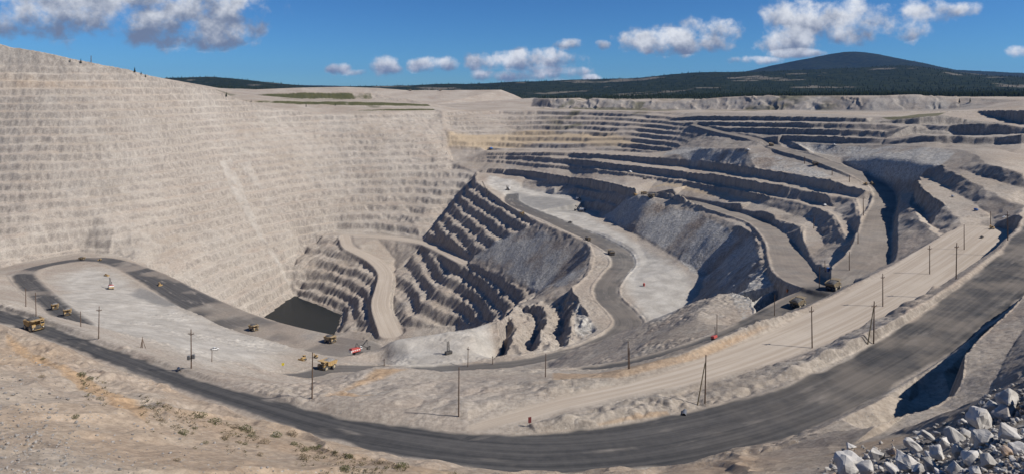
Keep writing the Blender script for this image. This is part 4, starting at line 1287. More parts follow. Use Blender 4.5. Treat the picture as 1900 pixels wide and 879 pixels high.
TG = 'haul trucks working in the pit'
truck_y = haul_truck(M_YEL, M_ORE); M_DUSTY_SHADE = mat('dusty_shaded_paint', (0.24, 0.18, 0.10), 0.8, dirt=(0.2, 0.18, 0.16), dirt_amt=0.7)  # dusty truck yellow darkened all over, backlit shade put into the colour
truck_s = haul_truck(M_DUSTY_SHADE, M_ORED); truck_w = haul_truck(M_YEL, M_ORED); truck_d = haul_truck(M_DYEL, M_ORED); truck_t = haul_truck(M_YEL, M_ORE)
TRUCKS = [
    (truck_w, 'a', 64, 611, 110, 630, 0.88, 'largest yellow haul truck, loaded with dark ore, on the broad black road nearest the camera'),
    (truck_y, 'b', 102, 573, 118, 588, 0.74, 'yellow haul truck leading on the loop road, farther than the one beside a short pole'),
    (truck_y, 'b', 125, 584, 140, 598, 0.78, 'dusty yellow haul truck near the end of the loop road beside the short bare pole'),
    (truck_d, 'c', 152, 482, 185, 484, 0.67, 'small far haul truck at the top of the loop road under the tall bench wall'),
    (truck_d, 'c', 471, 612, 500, 624, 0.85, 'dusty tan haul truck alone on the wide grey ramp beside the dark pond'),
    (truck_d, 'c', 613, 634, 640, 642, 0.92, 'tan haul truck waiting behind the red mining shovel'),
    (truck_y, 'b', 606, 684, 560, 691, 1.0, 'yellow haul truck side on, heaped with grey ore, below the red mining shovel'),
    (truck_y, 'b', 970, 398, 1000, 410, 0.7, 'yellow haul truck at the top of the winding grey road near the white shovels'),
    (truck_s, 's', 1091, 446, 1110, 455, 0.7, 'dusty shade-toned haul truck higher of the two on the middle of the winding road'),
    (truck_s, 's', 1134, 472, 1110, 455, 0.82, 'dusty shade-toned haul truck lower of the two on the first bend of the winding road'),
    (truck_s, 's', 1481, 569, 1505, 556, 0.7, 'haul truck loaded with dark rock behind the sandy berm, nearer of two at the junction'),
    (truck_s, 's', 1547, 536, 1575, 522, 0.74, 'haul truck loaded with dark rock beside the bare brown pole at the junction'),
    (truck_d, 'c', 1195, 361, 1180, 361, 0.72, 'tan haul truck tipping at the end of the dump crest'),
    (truck_s, 's', 1209, 366, 1240, 369, 0.8, 'dark haul truck on the dump crest road behind the tipping truck'),
    (truck_d, 'c', 1431, 271, 1410, 262, 0.68, 'far haul truck climbing the top of the long straight ramp'),
    (truck_s, 's', 1513, 306, 1490, 290, 0.68, 'dark haul truck half way up the long straight ramp between grey dumps'),
    (truck_d, 'c', 761, 169, 790, 169, 0.9, 'tiny haul truck on the skyline of the far waste dump, above the grass strips'),
    (truck_d, 'c', 817, 169, 790, 169, 0.9, 'tiny haul truck on the far dump skyline, right of another tiny one'),
]
for fn, key, u, v, u2, v2, s, lab_ in TRUCKS:
    place(fn, 'truck' + key, u, v, u2, v2, scale=s, label=lab_, cat='haul truck', group=TG)


# ------------------------------------------------------------------ mining shovel (x towards the bucket)
def shovel(paint, trim):
    def fn():
        root = empty('mining_shovel')
        for y in (-3.2, 3.2):
            b = MB(); b.prism([(-5, 0.5), (-4.4, 0), (4.4, 0), (5, 0.5), (5, 1.5), (4.2, 2.1), (-4.2, 2.1), (-5, 1.5)], y - 0.8, y + 0.8); b.build('crawler_track', M_DARK, root)
        b = MB(); b.box((0, 0, 1.5), (5, 5.2, 1.2)); b.tube((0, 0, 2), (0, 0, 2.9), 2.6, 2.6, 20); b.build('turntable', M_DARK, root)
        b = MB(); b.box((-3.2, 0, 5.0), (10.5, 7.4, 3.6)); b.box((-3.8, 0, 7.1), (8.0, 5.6, 0.7)); b.bevel(0.15)
        house = b.build('machinery_house', paint, root)
        b = MB()
        for x in (-7, -4.5, -2, 0.4):
            for y in (-3.73, 3.73):
                b.box((x, y, 5.2), (1.4, 0.08, 1.2))
        b.build('louvre', trim, house)
        b = MB(); b.box((-8.6, 0, 4.4), (1.2, 7.6, 2.4)); b.bevel(0.2); b.build('counterweight', trim, root)
        b = MB(); b.box((3.0, -2.6, 6.6), (2.4, 2.0, 2.6)); b.bevel(0.1); c = b.build('cab', M_WHITE, root)
        b = MB(); b.box((4.22, -2.6, 6.9), (0.06, 1.7, 1.3)); b.box((3.0, -3.62, 6.9), (1.8, 0.06, 1.2)); b.build('cab_window', M_GLASS, c)
        b = MB()
        for y in (-1.1, 1.1):
            b.tube((1.5, y, 3.4), (12.0, y * 0.5, 12.0), 0.55, 0.4)
        for k in range(4):
            f = 0.2 + k * 0.22
            b.tube((1.5 + 10.5 * f, -1, 3.4 + 8.6 * f), (1.5 + 10.5 * f, 1, 3.4 + 8.6 * f), 0.3)
        b.tube((12, -0.8, 12), (12, 0.8, 12), 0.9, 0.9, 16)
        b.build('boom', M_DARK, root)
        b = MB()
        b.tube((-2, -1.5, 7.2), (-0.5, -1.2, 11.5), 0.25); b.tube((-2, 1.5, 7.2), (-0.5, 1.2, 11.5), 0.25); b.tube((2.5, -1.5, 7), (-0.5, -1.2, 11.5), 0.2); b.tube((2.5, 1.5, 7), (-0.5, 1.2, 11.5), 0.2)
        b.tube((-0.5, -1.2, 11.5), (12, -0.5, 12.4), 0.09); b.tube((-0.5, 1.2, 11.5), (12, 0.5, 12.4), 0.09)
        b.build('gantry', M_DARK, root)
        b = MB(); b.tube((5.2, 0.9, 8.3), (12.5, 0.7, 3.6), 0.4); b.tube((5.2, -0.9, 8.3), (12.5, -0.7, 3.6), 0.4); b.build('dipper_arm', M_DARK, root)
        b = MB(); b.prism([(11.6, 4.8), (11.4, 2.2), (12.4, 1.4), (14.6, 1.6), (15.0, 4.6), (14.4, 4.7), (14.0, 2.2), (12.4, 2.1), (12.1, 4.8)], -1.7, 1.7); b.box((12.8, 1.7, 3.2), (2.6, 0.2, 3.0)); b.box((12.8, -1.7, 3.2), (2.6, 0.2, 3.0)); bk = b.build('bucket', M_DARK, root)
        b = MB()
        for y in (-1.3, -0.45, 0.45, 1.3):
            b.box((14.95, y, 4.9), (0.35, 0.3, 0.9))
        b.build('bucket_teeth', M_DARK, bk)
        b = MB(); b.tube((12, 0.3, 12.6), (13, 0.3, 5), 0.07); b.tube((12, -0.3, 12.6), (13, -0.3, 5), 0.07); b.build('hoist_rope', M_DARK, root)
        return root
    return fn


sh_r = shovel(M_RED, M_WHITE); sh_w = shovel(M_WHITE, M_DARK)
SG = 'electric mining shovels'
place(sh_r, 'sr', 664, 656, 700, 648, scale=0.68, label='red and white mining shovel digging into the white muck pile', cat='mining shovel', group=SG)
place(sh_w, 'sw', 943, 353, 925, 356, scale=0.72, label='white mining shovel in the bite beside the lone drill mast', cat='mining shovel', group=SG)
place(sh_w, 'sw', 1073, 371, 1095, 372, scale=0.5, label='smaller pale mining shovel on the ledge above another one', cat='mining shovel', group=SG)
place(sh_w, 'sw', 1078, 393, 1060, 391, scale=0.75, label='white mining shovel at the foot of the ledge beside the rock dump', cat='mining shovel', group=SG)


def drill_rig():
    root = empty('cable_shovel')
    for y in (-2.2, 2.2):
        b = MB(); b.prism([(-3.6, 0.4), (-3, 0), (3, 0), (3.6, 0.4), (3.6, 1.1), (3, 1.5), (-3, 1.5), (-3.6, 1.1)], y - 0.6, y + 0.6); b.build('crawler_track', M_DARK, root)
    b = MB(); b.box((-1.6, 0, 3.4), (7.6, 5.0, 2.9)); b.bevel(0.15); h = b.build('machinery_house', M_WHITE, root)
    b = MB(); b.box((-1.6, 0, 4.95), (7.2, 4.6, 0.25)); b.build('red_roof', M_RED, h)
    b = MB(); b.box((-4.9, 0, 2.7), (1.2, 5.2, 1.8)); b.build('counterweight', M_DYEL, root)
    b = MB()
    for y in (-0.9, 0.9):
        b.tube((2.0, y, 2.2), (13.5, y * 0.4, 10.5), 0.3, 0.2)
    for k in range(7):
        f = 0.1 + k * 0.13
        b.tube((2 + 11.5 * f, -0.85, 2.2 + 8.3 * f), (2 + 11.5 * (f + .1), 0.85, 2.2 + 8.3 * (f + .1)), 0.12)
    b.build('boom', M_DARK, root)
    b = MB(); b.tube((-2, -1, 5), (-1, 0, 8.6), 0.2); b.tube((-2, 1, 5), (-1, 0, 8.6), 0.2); b.tube((1.5, 0, 4.8), (-1, 0, 8.6), 0.15); b.tube((-1, 0, 8.6), (13.5, 0, 10.7), 0.07); b.build('gantry', M_DARK, root)
    b = MB(); b.box((1.6, -1.8, 4.6), (1.6, 1.5, 1.8)); b.build('cab', M_WHITE, root)
    return root


place(drill_rig, 'cs', 205, 536, 186, 515, scale=0.95, label='white machine with red roof and long dark boom parked on the pale shelf', cat='crane shovel')


# ------------------------------------------------------------------ smaller machines
def dozer():
    root = empty('bulldozer')
    for y in (-1.3, 1.3):
        b = MB(); b.prism([(-2.2, 0.35), (-1.8, 0), (1.8, 0), (2.2, 0.35), (2.2, 0.9), (1.7, 1.25), (-1.7, 1.25), (-2.2, 0.9)], y - 0.35, y + 0.35); b.build('track', M_DARK, root)
    b = MB(); b.box((0.9, 0, 1.7), (2.4, 1.5, 1.3)); b.box((-1.0, 0, 1.4), (2.0, 1.9, 0.9)); b.bevel(0.08); b.build('body', M_YEL, root)
    b = MB(); b.box((-0.8, 0, 2.6), (1.5, 1.6, 1.5)); b.bevel(0.06); c = b.build('cab', M_YEL, root)
    b = MB(); b.box((-0.02, 0, 2.75), (0.04, 1.3, 0.9)); b.box((-0.8, 0.82, 2.75), (1.1, 0.04, 0.9)); b.box((-0.8, -0.82, 2.75), (1.1, 0.04, 0.9)); b.build('cab_window', M_GLASS, c)
    b = MB(); b.prism([(3.0, 0.1), (3.3, 0.1), (3.1, 0.8), (3.4, 1.6), (3.15, 1.6), (2.85, 0.8)], -2.1, 2.1); b.build('blade', M_YEL, root)
    b = MB(); b.tube((0.5, 1.75, 0.7), (3.0, 1.75, 0.6), 0.14); b.tube((0.5, -1.75, 0.7), (3.0, -1.75, 0.6), 0.14); b.build('push_arm', M_YEL, root)
    b = MB(); b.box((-2.7, 0, 1.1), (0.9, 0.4, 1.4)); b.build('ripper', M_DARK, root)
    return root


def pickup(paint):
    def fn():
        root = empty('pickup_truck')
        b = MB(); b.prism([(-2.7, 0.5), (2.6, 0.5), (2.7, 0.9), (2.5, 1.1), (1.2, 1.2), (0.5, 1.85), (-0.9, 1.85), (-1.0, 1.15), (-2.7, 1.15)], -0.95, 0.95); b.bevel(0.05); b.build('body', paint, root)
        b = MB(); b.prism([(1.15, 1.22), (0.52, 1.78), (-0.8, 1.78), (-0.88, 1.22)], -0.97, 0.97); b.build('cab_window', M_GLASS, root)
        b = MB(); b.box((-1.85, 0, 1.16), (1.5, 1.6, 0.06)); b.build('cargo_bed', M_DARK, root)
        for x in (-1.75, 1.7):
            for y in (-0.85, 0.85):
                b = MB(); b.wheel((x, y, 0.42), 0.42, 0.28, 14); b.build('wheel', M_TYRE, root)
        return root
    return fn


def excavator():
    root = empty('excavator')
    for y in (-1.2, 1.2):
        b = MB(); b.prism([(-2.1, 0.3), (-1.7, 0), (1.7, 0), (2.1, 0.3), (2.1, 0.7), (1.7, 1.0), (-1.7, 1.0), (-2.1, 0.7)], y - 0.3, y + 0.3); b.build('track', M_DARK, root)
    b = MB(); b.box((-0.7, 0, 1.75), (3.2, 2.6, 1.2)); b.bevel(0.1); b.build('body', M_YEL, root)
    b = MB(); b.box((0.6, 0.75, 2.5), (1.4, 1.0, 1.6)); b.bevel(0.05); c = b.build('cab', M_DYEL, root)
    b = MB(); b.box((1.32, 0.75, 2.6), (0.04, 0.8, 1.1)); b.box((0.6, 1.27, 2.6), (1.0, 0.04, 1.0)); b.build('cab_window', M_GLASS, c)
    b = MB(); b.tube((0.8, -0.3, 2.0), (3.2, -0.3, 4.6), 0.28); b.tube((3.2, -0.3, 4.6), (5.6, -0.3, 3.4), 0.24); b.build('boom', M_YEL, root)
    b = MB(); b.tube((5.6, -0.3, 3.4), (5.2, -0.3, 1.0), 0.18); b.build('stick', M_YEL, root)
    b = MB(); b.prism([(5.2, 1.1), (5.7, 0.9), (5.5, 0.1), (4.8, 0.2), (4.7, 0.5), (5.2, 0.5)], -0.9, 0.3); b.build('bucket', M_DARK, root)
    return root


MG = 'yellow earthmoving machines'
for key, fn, u, v, u2, v2, s, lab_, cat_ in [
    ('dz', dozer, 562, 668, 540, 670, 1.0, 'yellow bulldozer on the pale track between the grey ramp and the tall bare pole', 'bulldozer'),
    ('dz', dozer, 296, 529, 320, 540, 1.0, 'yellow bulldozer on the grey ramp above the pale shelf', 'bulldozer'),
    ('dz', dozer, 197, 512, 220, 514, 0.9, 'yellow bulldozer on the tan patch above the machine with the long boom', 'bulldozer'),
    ('dz', dozer, 186, 483, 170, 481, 0.8, 'tiny yellow bulldozer at the top of the loop road beside a far truck', 'bulldozer'),
    ('dz', dozer, 1607, 343, 1590, 336, 0.8, 'yellow bulldozer facing up the long ramp near its foot, first of a pair', 'bulldozer'),
    ('dz', dozer, 1618, 342, 1630, 348, 0.8, 'yellow bulldozer facing down the long ramp near its foot, second of a pair', 'bulldozer'),
    ('dz', dozer, 1179, 361, 1200, 362, 0.9, 'orange yellow bulldozer at the tip of the dump crest before a truck', 'bulldozer'),
    ('ex', excavator, 585, 664, 560, 668, 0.85, 'yellow excavator standing right of a bulldozer above the orange mound', 'excavator'),
    ('ex', excavator, 1841, 425, 1822, 432, 0.6, 'yellow excavator among cars at the end of the sandy road', 'excavator')]:
    place(fn, key, u, v, u2, v2, scale=s, label=lab_, cat=cat_, group=MG)

pk_w = pickup(M_WHITE); pk_b = pickup(M_BLUE); pk_d = pickup(M_DARK)
PG = 'pickups parked around the pit'
for key, fn, u, v, u2, v2, s, lab_ in [
    ('pw', pk_w, 398, 649, 420, 652, 0.95, 'white pickup on the pale slope beside a short post'),
    ('pb', pk_b, 911, 276, 940, 277, 2.2, 'blue service truck at the foot of the yellow bench wall'),
    ('pw', pk_w, 1169, 320, 1190, 322, 1.4, 'white pickup on the middle bench above the tan dump strip'),
    ('pd', pk_d, 1197, 333, 1220, 336, 1.3, 'dark pickup on the tan dump strip in the middle of the benches'),
    ('pw', pk_w, 1388, 279, 1410, 281, 1.1, 'white pickup on top of the large grey dump by the ramp'),
    ('pw', pk_w, 1531, 382, 1545, 388, 1.0, 'white pickup on the bench inside the ramp bend'),
    ('pw', pk_w, 1548, 269, 1530, 268, 0.95, 'far white pickup under the dark wall beyond the straight ramp'),
    ('pb', pk_b, 917, 374, 905, 365, 1.3, 'blue pickup near the drill mast at the plateau edge'),
    ('pd', pk_d, 1058, 413, 1080, 416, 1.2, 'dark pickup alone on the pale floor beside the winding road'),
    ('pd', pk_d, 1822, 441, 1840, 432, 0.55, 'dark pickup parked left of the yellow excavator at the sandy road end'),
    ('pw', pk_w, 1864, 404, 1850, 410, 0.55, 'white pickup parked under the brown bench wall at the sandy road end')]:
    place(fn, key, u, v, u2, v2, scale=s, label=lab_, cat='pickup', group=PG)


def tank(paint):
    def fn():
        root = empty('water_tank')
        b = MB(); b.tube((-2, 0, 1.6), (2, 0, 1.6), 1.2, 1.2, 18); b.bevel(0.15); b.build('tank_shell', paint, root)
        for x in (-1.2, 1.2):
            b = MB(); b.box((x, 0, 0.4), (0.4, 2.0, 0.8)); b.build('support', M_DARK, root)
        b = MB(); b.tube((0, 0, 2.7), (0, 0, 3.0), 0.3, 0.3, 10); b.build('hatch', M_DARK, root)
        return root
    return fn
place(tank(M_WHITE), 'tw', 1768, 366, 1790, 372, scale=0.55, label='white tank in the shadow on the upper spur bench', cat='tank')
place(tank(M_BLUE), 'tb', 1811, 391, 1830, 398, scale=0.55, label='bright blue tank in the shadow under the brown bench wall', cat='tank')


def barrel(paint):
    def fn():
        root = empty('barrel')
        b = MB(); b.tube((0, 0, 0), (0, 0, 1.1), 0.4, 0.4, 14); b.build('drum', paint, root)
        b = MB(); b.tube((0, 0, 0.36), (0, 0, 0.42), 0.43, 0.43, 14); b.tube((0, 0, 0.7), (0, 0, 0.76), 0.43, 0.43, 14); b.build('hoop', M_DARK, root)
        return root
    return fn
for key, p_, u, v, s, lab_ in [('bb', M_BLUE, 1537, 504, 2.0, 'bright blue drum near the pole inside the ramp bend'), ('br', M_RED, 1195, 530, 2.4, 'red drum alone on the pale plateau floor'), ('bo', M_ORG, 1461, 541, 1.4, 'orange drum on the berm of the dump road')]:
    place(barrel(p_), key, u, v, scale=s, label=lab_, cat='drum', lift_normal=False)


def compressor():
    root = empty('drill_carrier')
    b = MB(); b.box((0, 0, 1.2), (3.4, 1.7, 1.1)); b.bevel(0.1); b.build('body', M_RED, root)
    b = MB(); b.tube((1.4, 0, 0.8), (2.6, 0, 5.2), 0.18); b.tube((1.0, 0, 1.6), (2.2, 0, 3.6), 0.1); b.build('drill_mast', M_DARK, root)
    for y in (-0.8, 0.8):
        b = MB(); b.prism([(-1.6, 0.2), (-1.3, 0), (1.3, 0), (1.6, 0.2), (1.6, 0.5), (1.3, 0.7), (-1.3, 0.7), (-1.6, 0.5)], y - 0.2, y + 0.2); b.build('track', M_DARK, root)
    return root
place(compressor, 'dc', 1326, 629, 1345, 622, scale=0.8, label='red tracked drill at the foot of a pole beside the dark lower road', cat='drill')


def mast(h):
    def fn():
        root = empty('drill_mast_rig')
        b = MB()
        for x, y in ((-1, -1), (1, -1), (1, 1), (-1, 1)):
            b.tube((x * 1.0, y * 1.0, 1.6), (x * 0.7, y * 0.7, h), 0.16, 0.16, 6)
        n = 9
        for k in range(n):
            z0 = 1.6 + (h - 1.6) * k / n; z1 = 1.6 + (h - 1.6) * (k + 1) / n
            b.tube((-0.9, -0.9, z0), (0.9, -0.9, z1), 0.09, 0.09, 5); b.tube((-0.9, 0.9, z0), (0.9, 0.9, z1), 0.09, 0.09, 5); b.tube((0.9, -0.9, z0), (0.9, 0.9, z1), 0.09, 0.09, 5); b.tube((-0.9, -0.9, z0), (-0.9, 0.9, z1), 0.09, 0.09, 5)
        b.build('lattice_mast', M_DARK, root)
        b = MB(); b.box((0.2, 0, 1.5), (6.5, 3.2, 1.8)); b.bevel(0.1); b.build('engine_deck', M_DARK, root)
        for y in (-1.6, 1.6):
            b = MB(); b.prism([(-3, 0.3), (-2.6, 0), (2.6, 0), (3, 0.3), (3, 0.6), (-3, 0.6)], y - 0.4, y + 0.4); b.build('track', M_DARK, root)
        return root
    return fn
place(mast(26), 'm1', 906, 359, rz=0.3, label='tall dark drill mast standing at the plateau edge', cat='drill rig')
place(mast(11), 'm2', 832, 656, rz=0.5, scale=0.8, label='dark lattice mast standing on the white muck pile', cat='drill rig')


def sign(face, w, h, ph):
    def fn():
        root = empty('road_sign')
        b = MB(); b.box((0, 0, ph), (w, 0.06, h)); b.build('sign_board', face, root)
        b = MB(); b.tube((0, 0.06, 0), (0, 0.06, ph + h * 0.4), 0.07); b.build('post', M_WOOD, root)
        return root
    return fn
place(sign(M_SIGN, 0.9, 1.6, 1.2), 'sg', 983, 786, rz=0.3, label='dark red upright sign beside the main road where the sandy road joins', cat='sign', lift_normal=False)
place(sign(M_SIGNY, 1.6, 1.6, 2.0), 'sy', 525, 681, rz=0.1, label='small bright yellow sign on the pale ground left of a bulldozer', cat='sign', lift_normal=False)


def culvert():
    root = empty('culvert_pipe')
    b = MB()
    n, r0, r1, L = 20, 1.0, 0.88, 4.5
    rings = []
    for r, x in ((r0, -L / 2), (r0, L / 2), (r1, L / 2), (r1, -L / 2)):
        rings.append([b.bm.verts.new((x, r * math.cos(2 * math.pi * k / n), 0.7 + r * math.sin(2 * math.pi * k / n))) for k in range(n)])
    for a in range(4):
        for k in range(n):
            b.bm.faces.new((rings[a][k], rings[a][(k + 1) % n], rings[(a + 1) % 4][(k + 1) % n], rings[(a + 1) % 4][k]))
    b.build('pipe', M_GALV, root)
    return root
place(culvert, 'cv', 332, 686, rz=2.2, scale=0.5, label='grey steel culvert pipe on the bank left of the pole with pale boxes', cat='culvert', lift_normal=False)
place(culvert, 'cv', 1270, 766, rz=1.2, scale=0.6, sink=0.4, label='dark culvert mouth in the bank under the braced twin pole', cat='culvert', lift_normal=False)


# ------------------------------------------------------------------ utility poles
POLES = [  # u, v base, v top, arms, kind, label
    (183, 628, 568, 1, 'plain', 'wooden utility pole with one crossarm on the bank right of two loaded trucks'),
    (355, 683, 610, 1, 'boxes', 'wooden utility pole with crossarm and pale boxes beside the grey culvert'),
    (579, 738, 653, 0, 'plain', 'tall bare wooden pole without crossarm left of the orange mound'),
    (851, 772, 681, 0, 'plain', 'tall bare wooden pole on the bank where the sandy road leaves the main road'),
    (1308, 748, 657, 0, 'brace', 'braced twin pole nearest the main road bend, above the dark culvert mouth'),
    (1507, 645, 568, 1, 'plain', 'wooden pole with crossarm at the sandy road edge, below the two junction trucks'),
    (1621, 637, 558, 1, 'brace', 'braced two legged pole with crossarm on the bank of the main road'),
    (1638, 568, 507, 1, 'plain', 'wooden pole with crossarm behind the braced two legged one on the sandy road'),
    (1725, 508, 455, 1, 'plain', 'wooden pole with crossarm on the sandy road under the thin lit ledge'),
    (1774, 517, 450, 1, 'plain', 'wooden pole with crossarm on the main road bank below the sandy road end'),
    (1789, 463, 417, 0, 'plain', 'slim bare pole in the middle of the upper sandy road'),
    (1838, 424, 392, 0, 'plain', 'short bare pole behind the excavator at the sandy road end'),
    (1870, 446, 393, 1, 'plain', 'rightmost wooden pole, beside the shaded trench by the main road'),
    (1520, 535, 494, 0, 'plain', 'bare brown pole inside the junction, left of the loaded truck'),
    (1531, 503, 482, 0, 'thin', 'thin short pole beside the blue drum'),
    (1576, 501, 466, 0, 'thin', 'thin pole on the white berm inside the ramp bend'),
    (1592, 452, 430, 0, 'thin', 'thin pole at the top of the white berm along the ramp'),
    (1510, 424, 402, 0, 'thin', 'thin pole standing on the bench among rubble, inside the bend'),
    (1602, 400, 368, 0, 'thin', 'thin pole at the bend where the long ramp turns'),
    (1012, 699, 655, 0, 'plain', 'bare pole standing below the winding road, near the light slope'),
    (868, 680, 643, 1, 'plain', 'small pole with crossarm at the edge of the white muck pile'),
    (1166, 684, 633, 0, 'double', 'doubled dark pole on the crest right of the winding road'),
    (1330, 626, 583, 0, 'plain', 'bare pole behind the red drill'),
    (1437, 585, 546, 0, 'thin', 'thin pole in front of the shaded hole under the dump road'),
    (67, 586, 542, 0, 'plain', 'bare dark pole behind the nearest yellow truck'),
    (48, 568, 534, 0, 'plain', 'bare dark pole in the loop road bend'),
    (150, 606, 577, 0, 'plain', 'short bare pole at the lower end of the loop road'),
    (264, 645, 624, 0, 'tripod', 'small tripod of poles on the pale slope'),
    (393, 671, 648, 0, 'thin', 'short thin post below the white pickup'),
    (1493, 304, 290, 0, 'thin', 'tiny pole highest on the lower edge of the long straight ramp'),
    (1544, 325, 312, 0, 'thin', 'tiny pole in the middle of the lower edge of the long straight ramp'),
    (1576, 338, 325, 0, 'thin', 'tiny pole lowest on the lower edge of the long straight ramp'),
    (914, 675, 660, 1, 'plain', 'small crossarm pole right of the muck pile above the lower road'),
    (713, 678, 665, 1, 'thin', 'tiny crossarm post above the orange mound'),
    (19, 87, 76, 0, 'plain', 'lone dark post on the skyline of the high left wall'),
    (169, 117, 104, 0, 'thin', 'thin pole on the skyline right of the high left wall crest'),
]
for u, v, vt, arms, kind, lab_ in POLES:
    p = ground(u, v)
    h = (v - vt) / FPX * p.y
    root = empty('utility_pole', p - Vector((0, 0, 0.3)))
    r = max(0.15, h * 0.0135) * (0.75 if kind == 'thin' else 1.0)
    r = max(r, p.y * 0.00055)
    wood = M_WOODL if kind == 'brace' else M_WOOD
    lean = Vector((random.uniform(-.02, .02), random.uniform(-.02, .02), 0)) * h
    b = MB(); b.tube((0, 0, 0), Vector((0, 0, h + 0.3)) + lean, r * 1.15, r * 0.75, 8); b.build('shaft', M_WOOD, root)
    if kind == 'brace':
        b = MB(); b.tube((-h * 0.17, -h * 0.05, 0.0), Vector((-r, 0, h * 0.86)) + lean * 0.86, r * 1.0, r * 0.7, 8); b.build('brace_pole', wood, root)
    if kind == 'double':
        b = MB(); b.tube((r * 2.6, 0, 0), Vector((r * 2.2, 0, h * 0.8)) + lean, r, r * 0.8, 8); b.build('brace_pole', wood, root)
    if kind == 'tripod':
        for a in (0.4, 2.5, 4.6):
            b = MB(); b.tube((math.cos(a) * h * 0.25, math.sin(a) * h * 0.25, 0), (0, 0, h * 0.9), r * 0.8, r * 0.6, 6); b.build('strut', wood, root)
    az = random.uniform(-0.5, 0.5)
    if arms:
        aw = h * 0.16
        dx, dy = math.cos(az) * aw / 2, math.sin(az) * aw / 2
        t0 = Vector((0, 0, h * 0.9)) + lean * 0.9
        b = MB(); b.tube(t0 + Vector((-dx, -dy, 0)), t0 + Vector((dx, dy, 0)), r * 0.7, r * 0.7, 6)
        b.tube(t0 + Vector((-dx * .6, -dy * .6, 0)), t0 + Vector((0, 0, -h * 0.05)), r * .3, r * .3, 5); b.tube(t0 + Vector((dx * .6, dy * .6, 0)), t0 + Vector((0, 0, -h * 0.05)), r * .3, r * .3, 5)
        arm = b.build('crossarm', M_WOOD, root)
        for s in (-0.9, -0.35, 0.9):
            q = t0 + Vector((dx * s, dy * s, 0))
            b = MB(); b.tube(q + Vector((0, 0, r * .5)), q + Vector((0, 0, r * 2.6)), r * 0.55, r * 0.4, 6); b.build('insulator', M_CER, arm)
    if kind == 'boxes':
        for k, dz in ((-1, 0.30), (1, 0.33)):
            b = MB(); b.box((k * 0.9, -0.2, h * dz), (1.0, 0.7, 1.5)); b.bevel(0.06); b.build('equipment_box', M_GALV, root)
        b = MB(); b.tube((-1.0, 0, h * 0.27), (1.0, 0, h * 0.27), 0.1); b.build('box_bracket', M_DARK, root)
    tag(root, lab_, 'utility pole', 'utility poles along the pit roads')

# ------------------------------------------------------------------ broken rock heaped at the bottom right
def rock_mat():
    m = bpy.data.materials.new('broken_granite'); m.use_nodes = True
    t = NT(m.node_tree); b = t.n['Principled BSDF']
    oc = t.node('ShaderNodeTexCoord').outputs['Object']
    rnd = t.node('ShaderNodeObjectInfo').outputs['Random']
    n = t.noise(oc, 1.6, 8, 0.7); n2 = t.noise(oc, 9.0, 6, 0.75)
    base = t.mix(t.ramp(rnd, 0.0, 1.0), (0.36, 0.335, 0.295), (0.56, 0.525, 0.475))
    base = t.mix(t.ramp(rnd, 0.90, 0.93), base, (0.36, 0.24, 0.15))
    c = t.mix(t.ramp(n, 0.35, 0.7), base, t.mix(0.5, base, (0.62, 0.60, 0.57)))
    c = t.mix(t.math('MULTIPLY', t.ramp(n2, 0.5, 0.75), 0.5), c, (0.17, 0.165, 0.16))
    t.put(b.inputs['Base Color'], c); b.inputs['Roughness'].default_value = 0.95
    bump = t.node('ShaderNodeBump'); bump.inputs['Strength'].default_value = 0.6; bump.inputs['Distance'].default_value = 0.06
    t.put(bump.inputs['Height'], t.noise(oc, 5.0, 8, 0.75)); t.l.new(bump.outputs[0], b.inputs['Normal'])
    return m
M_ROCK = rock_mat()

def rock_mesh(seed, n=13, flatn=0.85):
    r = random.Random(seed)
    bm = bmesh.new()
    ax = (r.uniform(0.75, 1.15), r.uniform(0.65, 1.0), r.uniform(0.6, 0.95))
    for k in range(n):
        v = Vector((r.gauss(0, 1), r.gauss(0, 1), r.gauss(0, 1))).normalized() * r.uniform(0.8, 1.0)
        bm.verts.new((v.x * ax[0] * .5, v.y * ax[1] * .5, v.z * ax[2] * .5))
    res = bmesh.ops.convex_hull(bm, input=bm.verts)
    bmesh.ops.delete(bm, geom=[g for g in res['geom_interior'] if isinstance(g, bmesh.types.BMVert)], context='VERTS')
    bmesh.ops.bevel(bm, geom=list(bm.edges), offset=0.025, segments=1, affect='EDGES', clamp_overlap=True)
    bmesh.ops.triangulate(bm, faces=list(bm.faces))
    bmesh.ops.subdivide_edges(bm, edges=[e for e in bm.edges if e.calc_length() > 0.15], cuts=2, use_grid_fill=True)
    bm.normal_update()
    for v in bm.verts:
        c = v.co * 5 + Vector((seed, 0, 0))
        v.co += v.normal * (0.018 * (math.sin(c.x * 2.1 + c.y) + math.sin(c.y * 3.3 - c.z * 1.7) + math.sin(c.z * 4.1 + c.x)))
    me = bpy.data.meshes.new('boulder'); bm.to_mesh(me); bm.free()
    me.materials.append(M_ROCK)
    return me
ROCKS = [rock_mesh(k + 1) for k in range(14)]
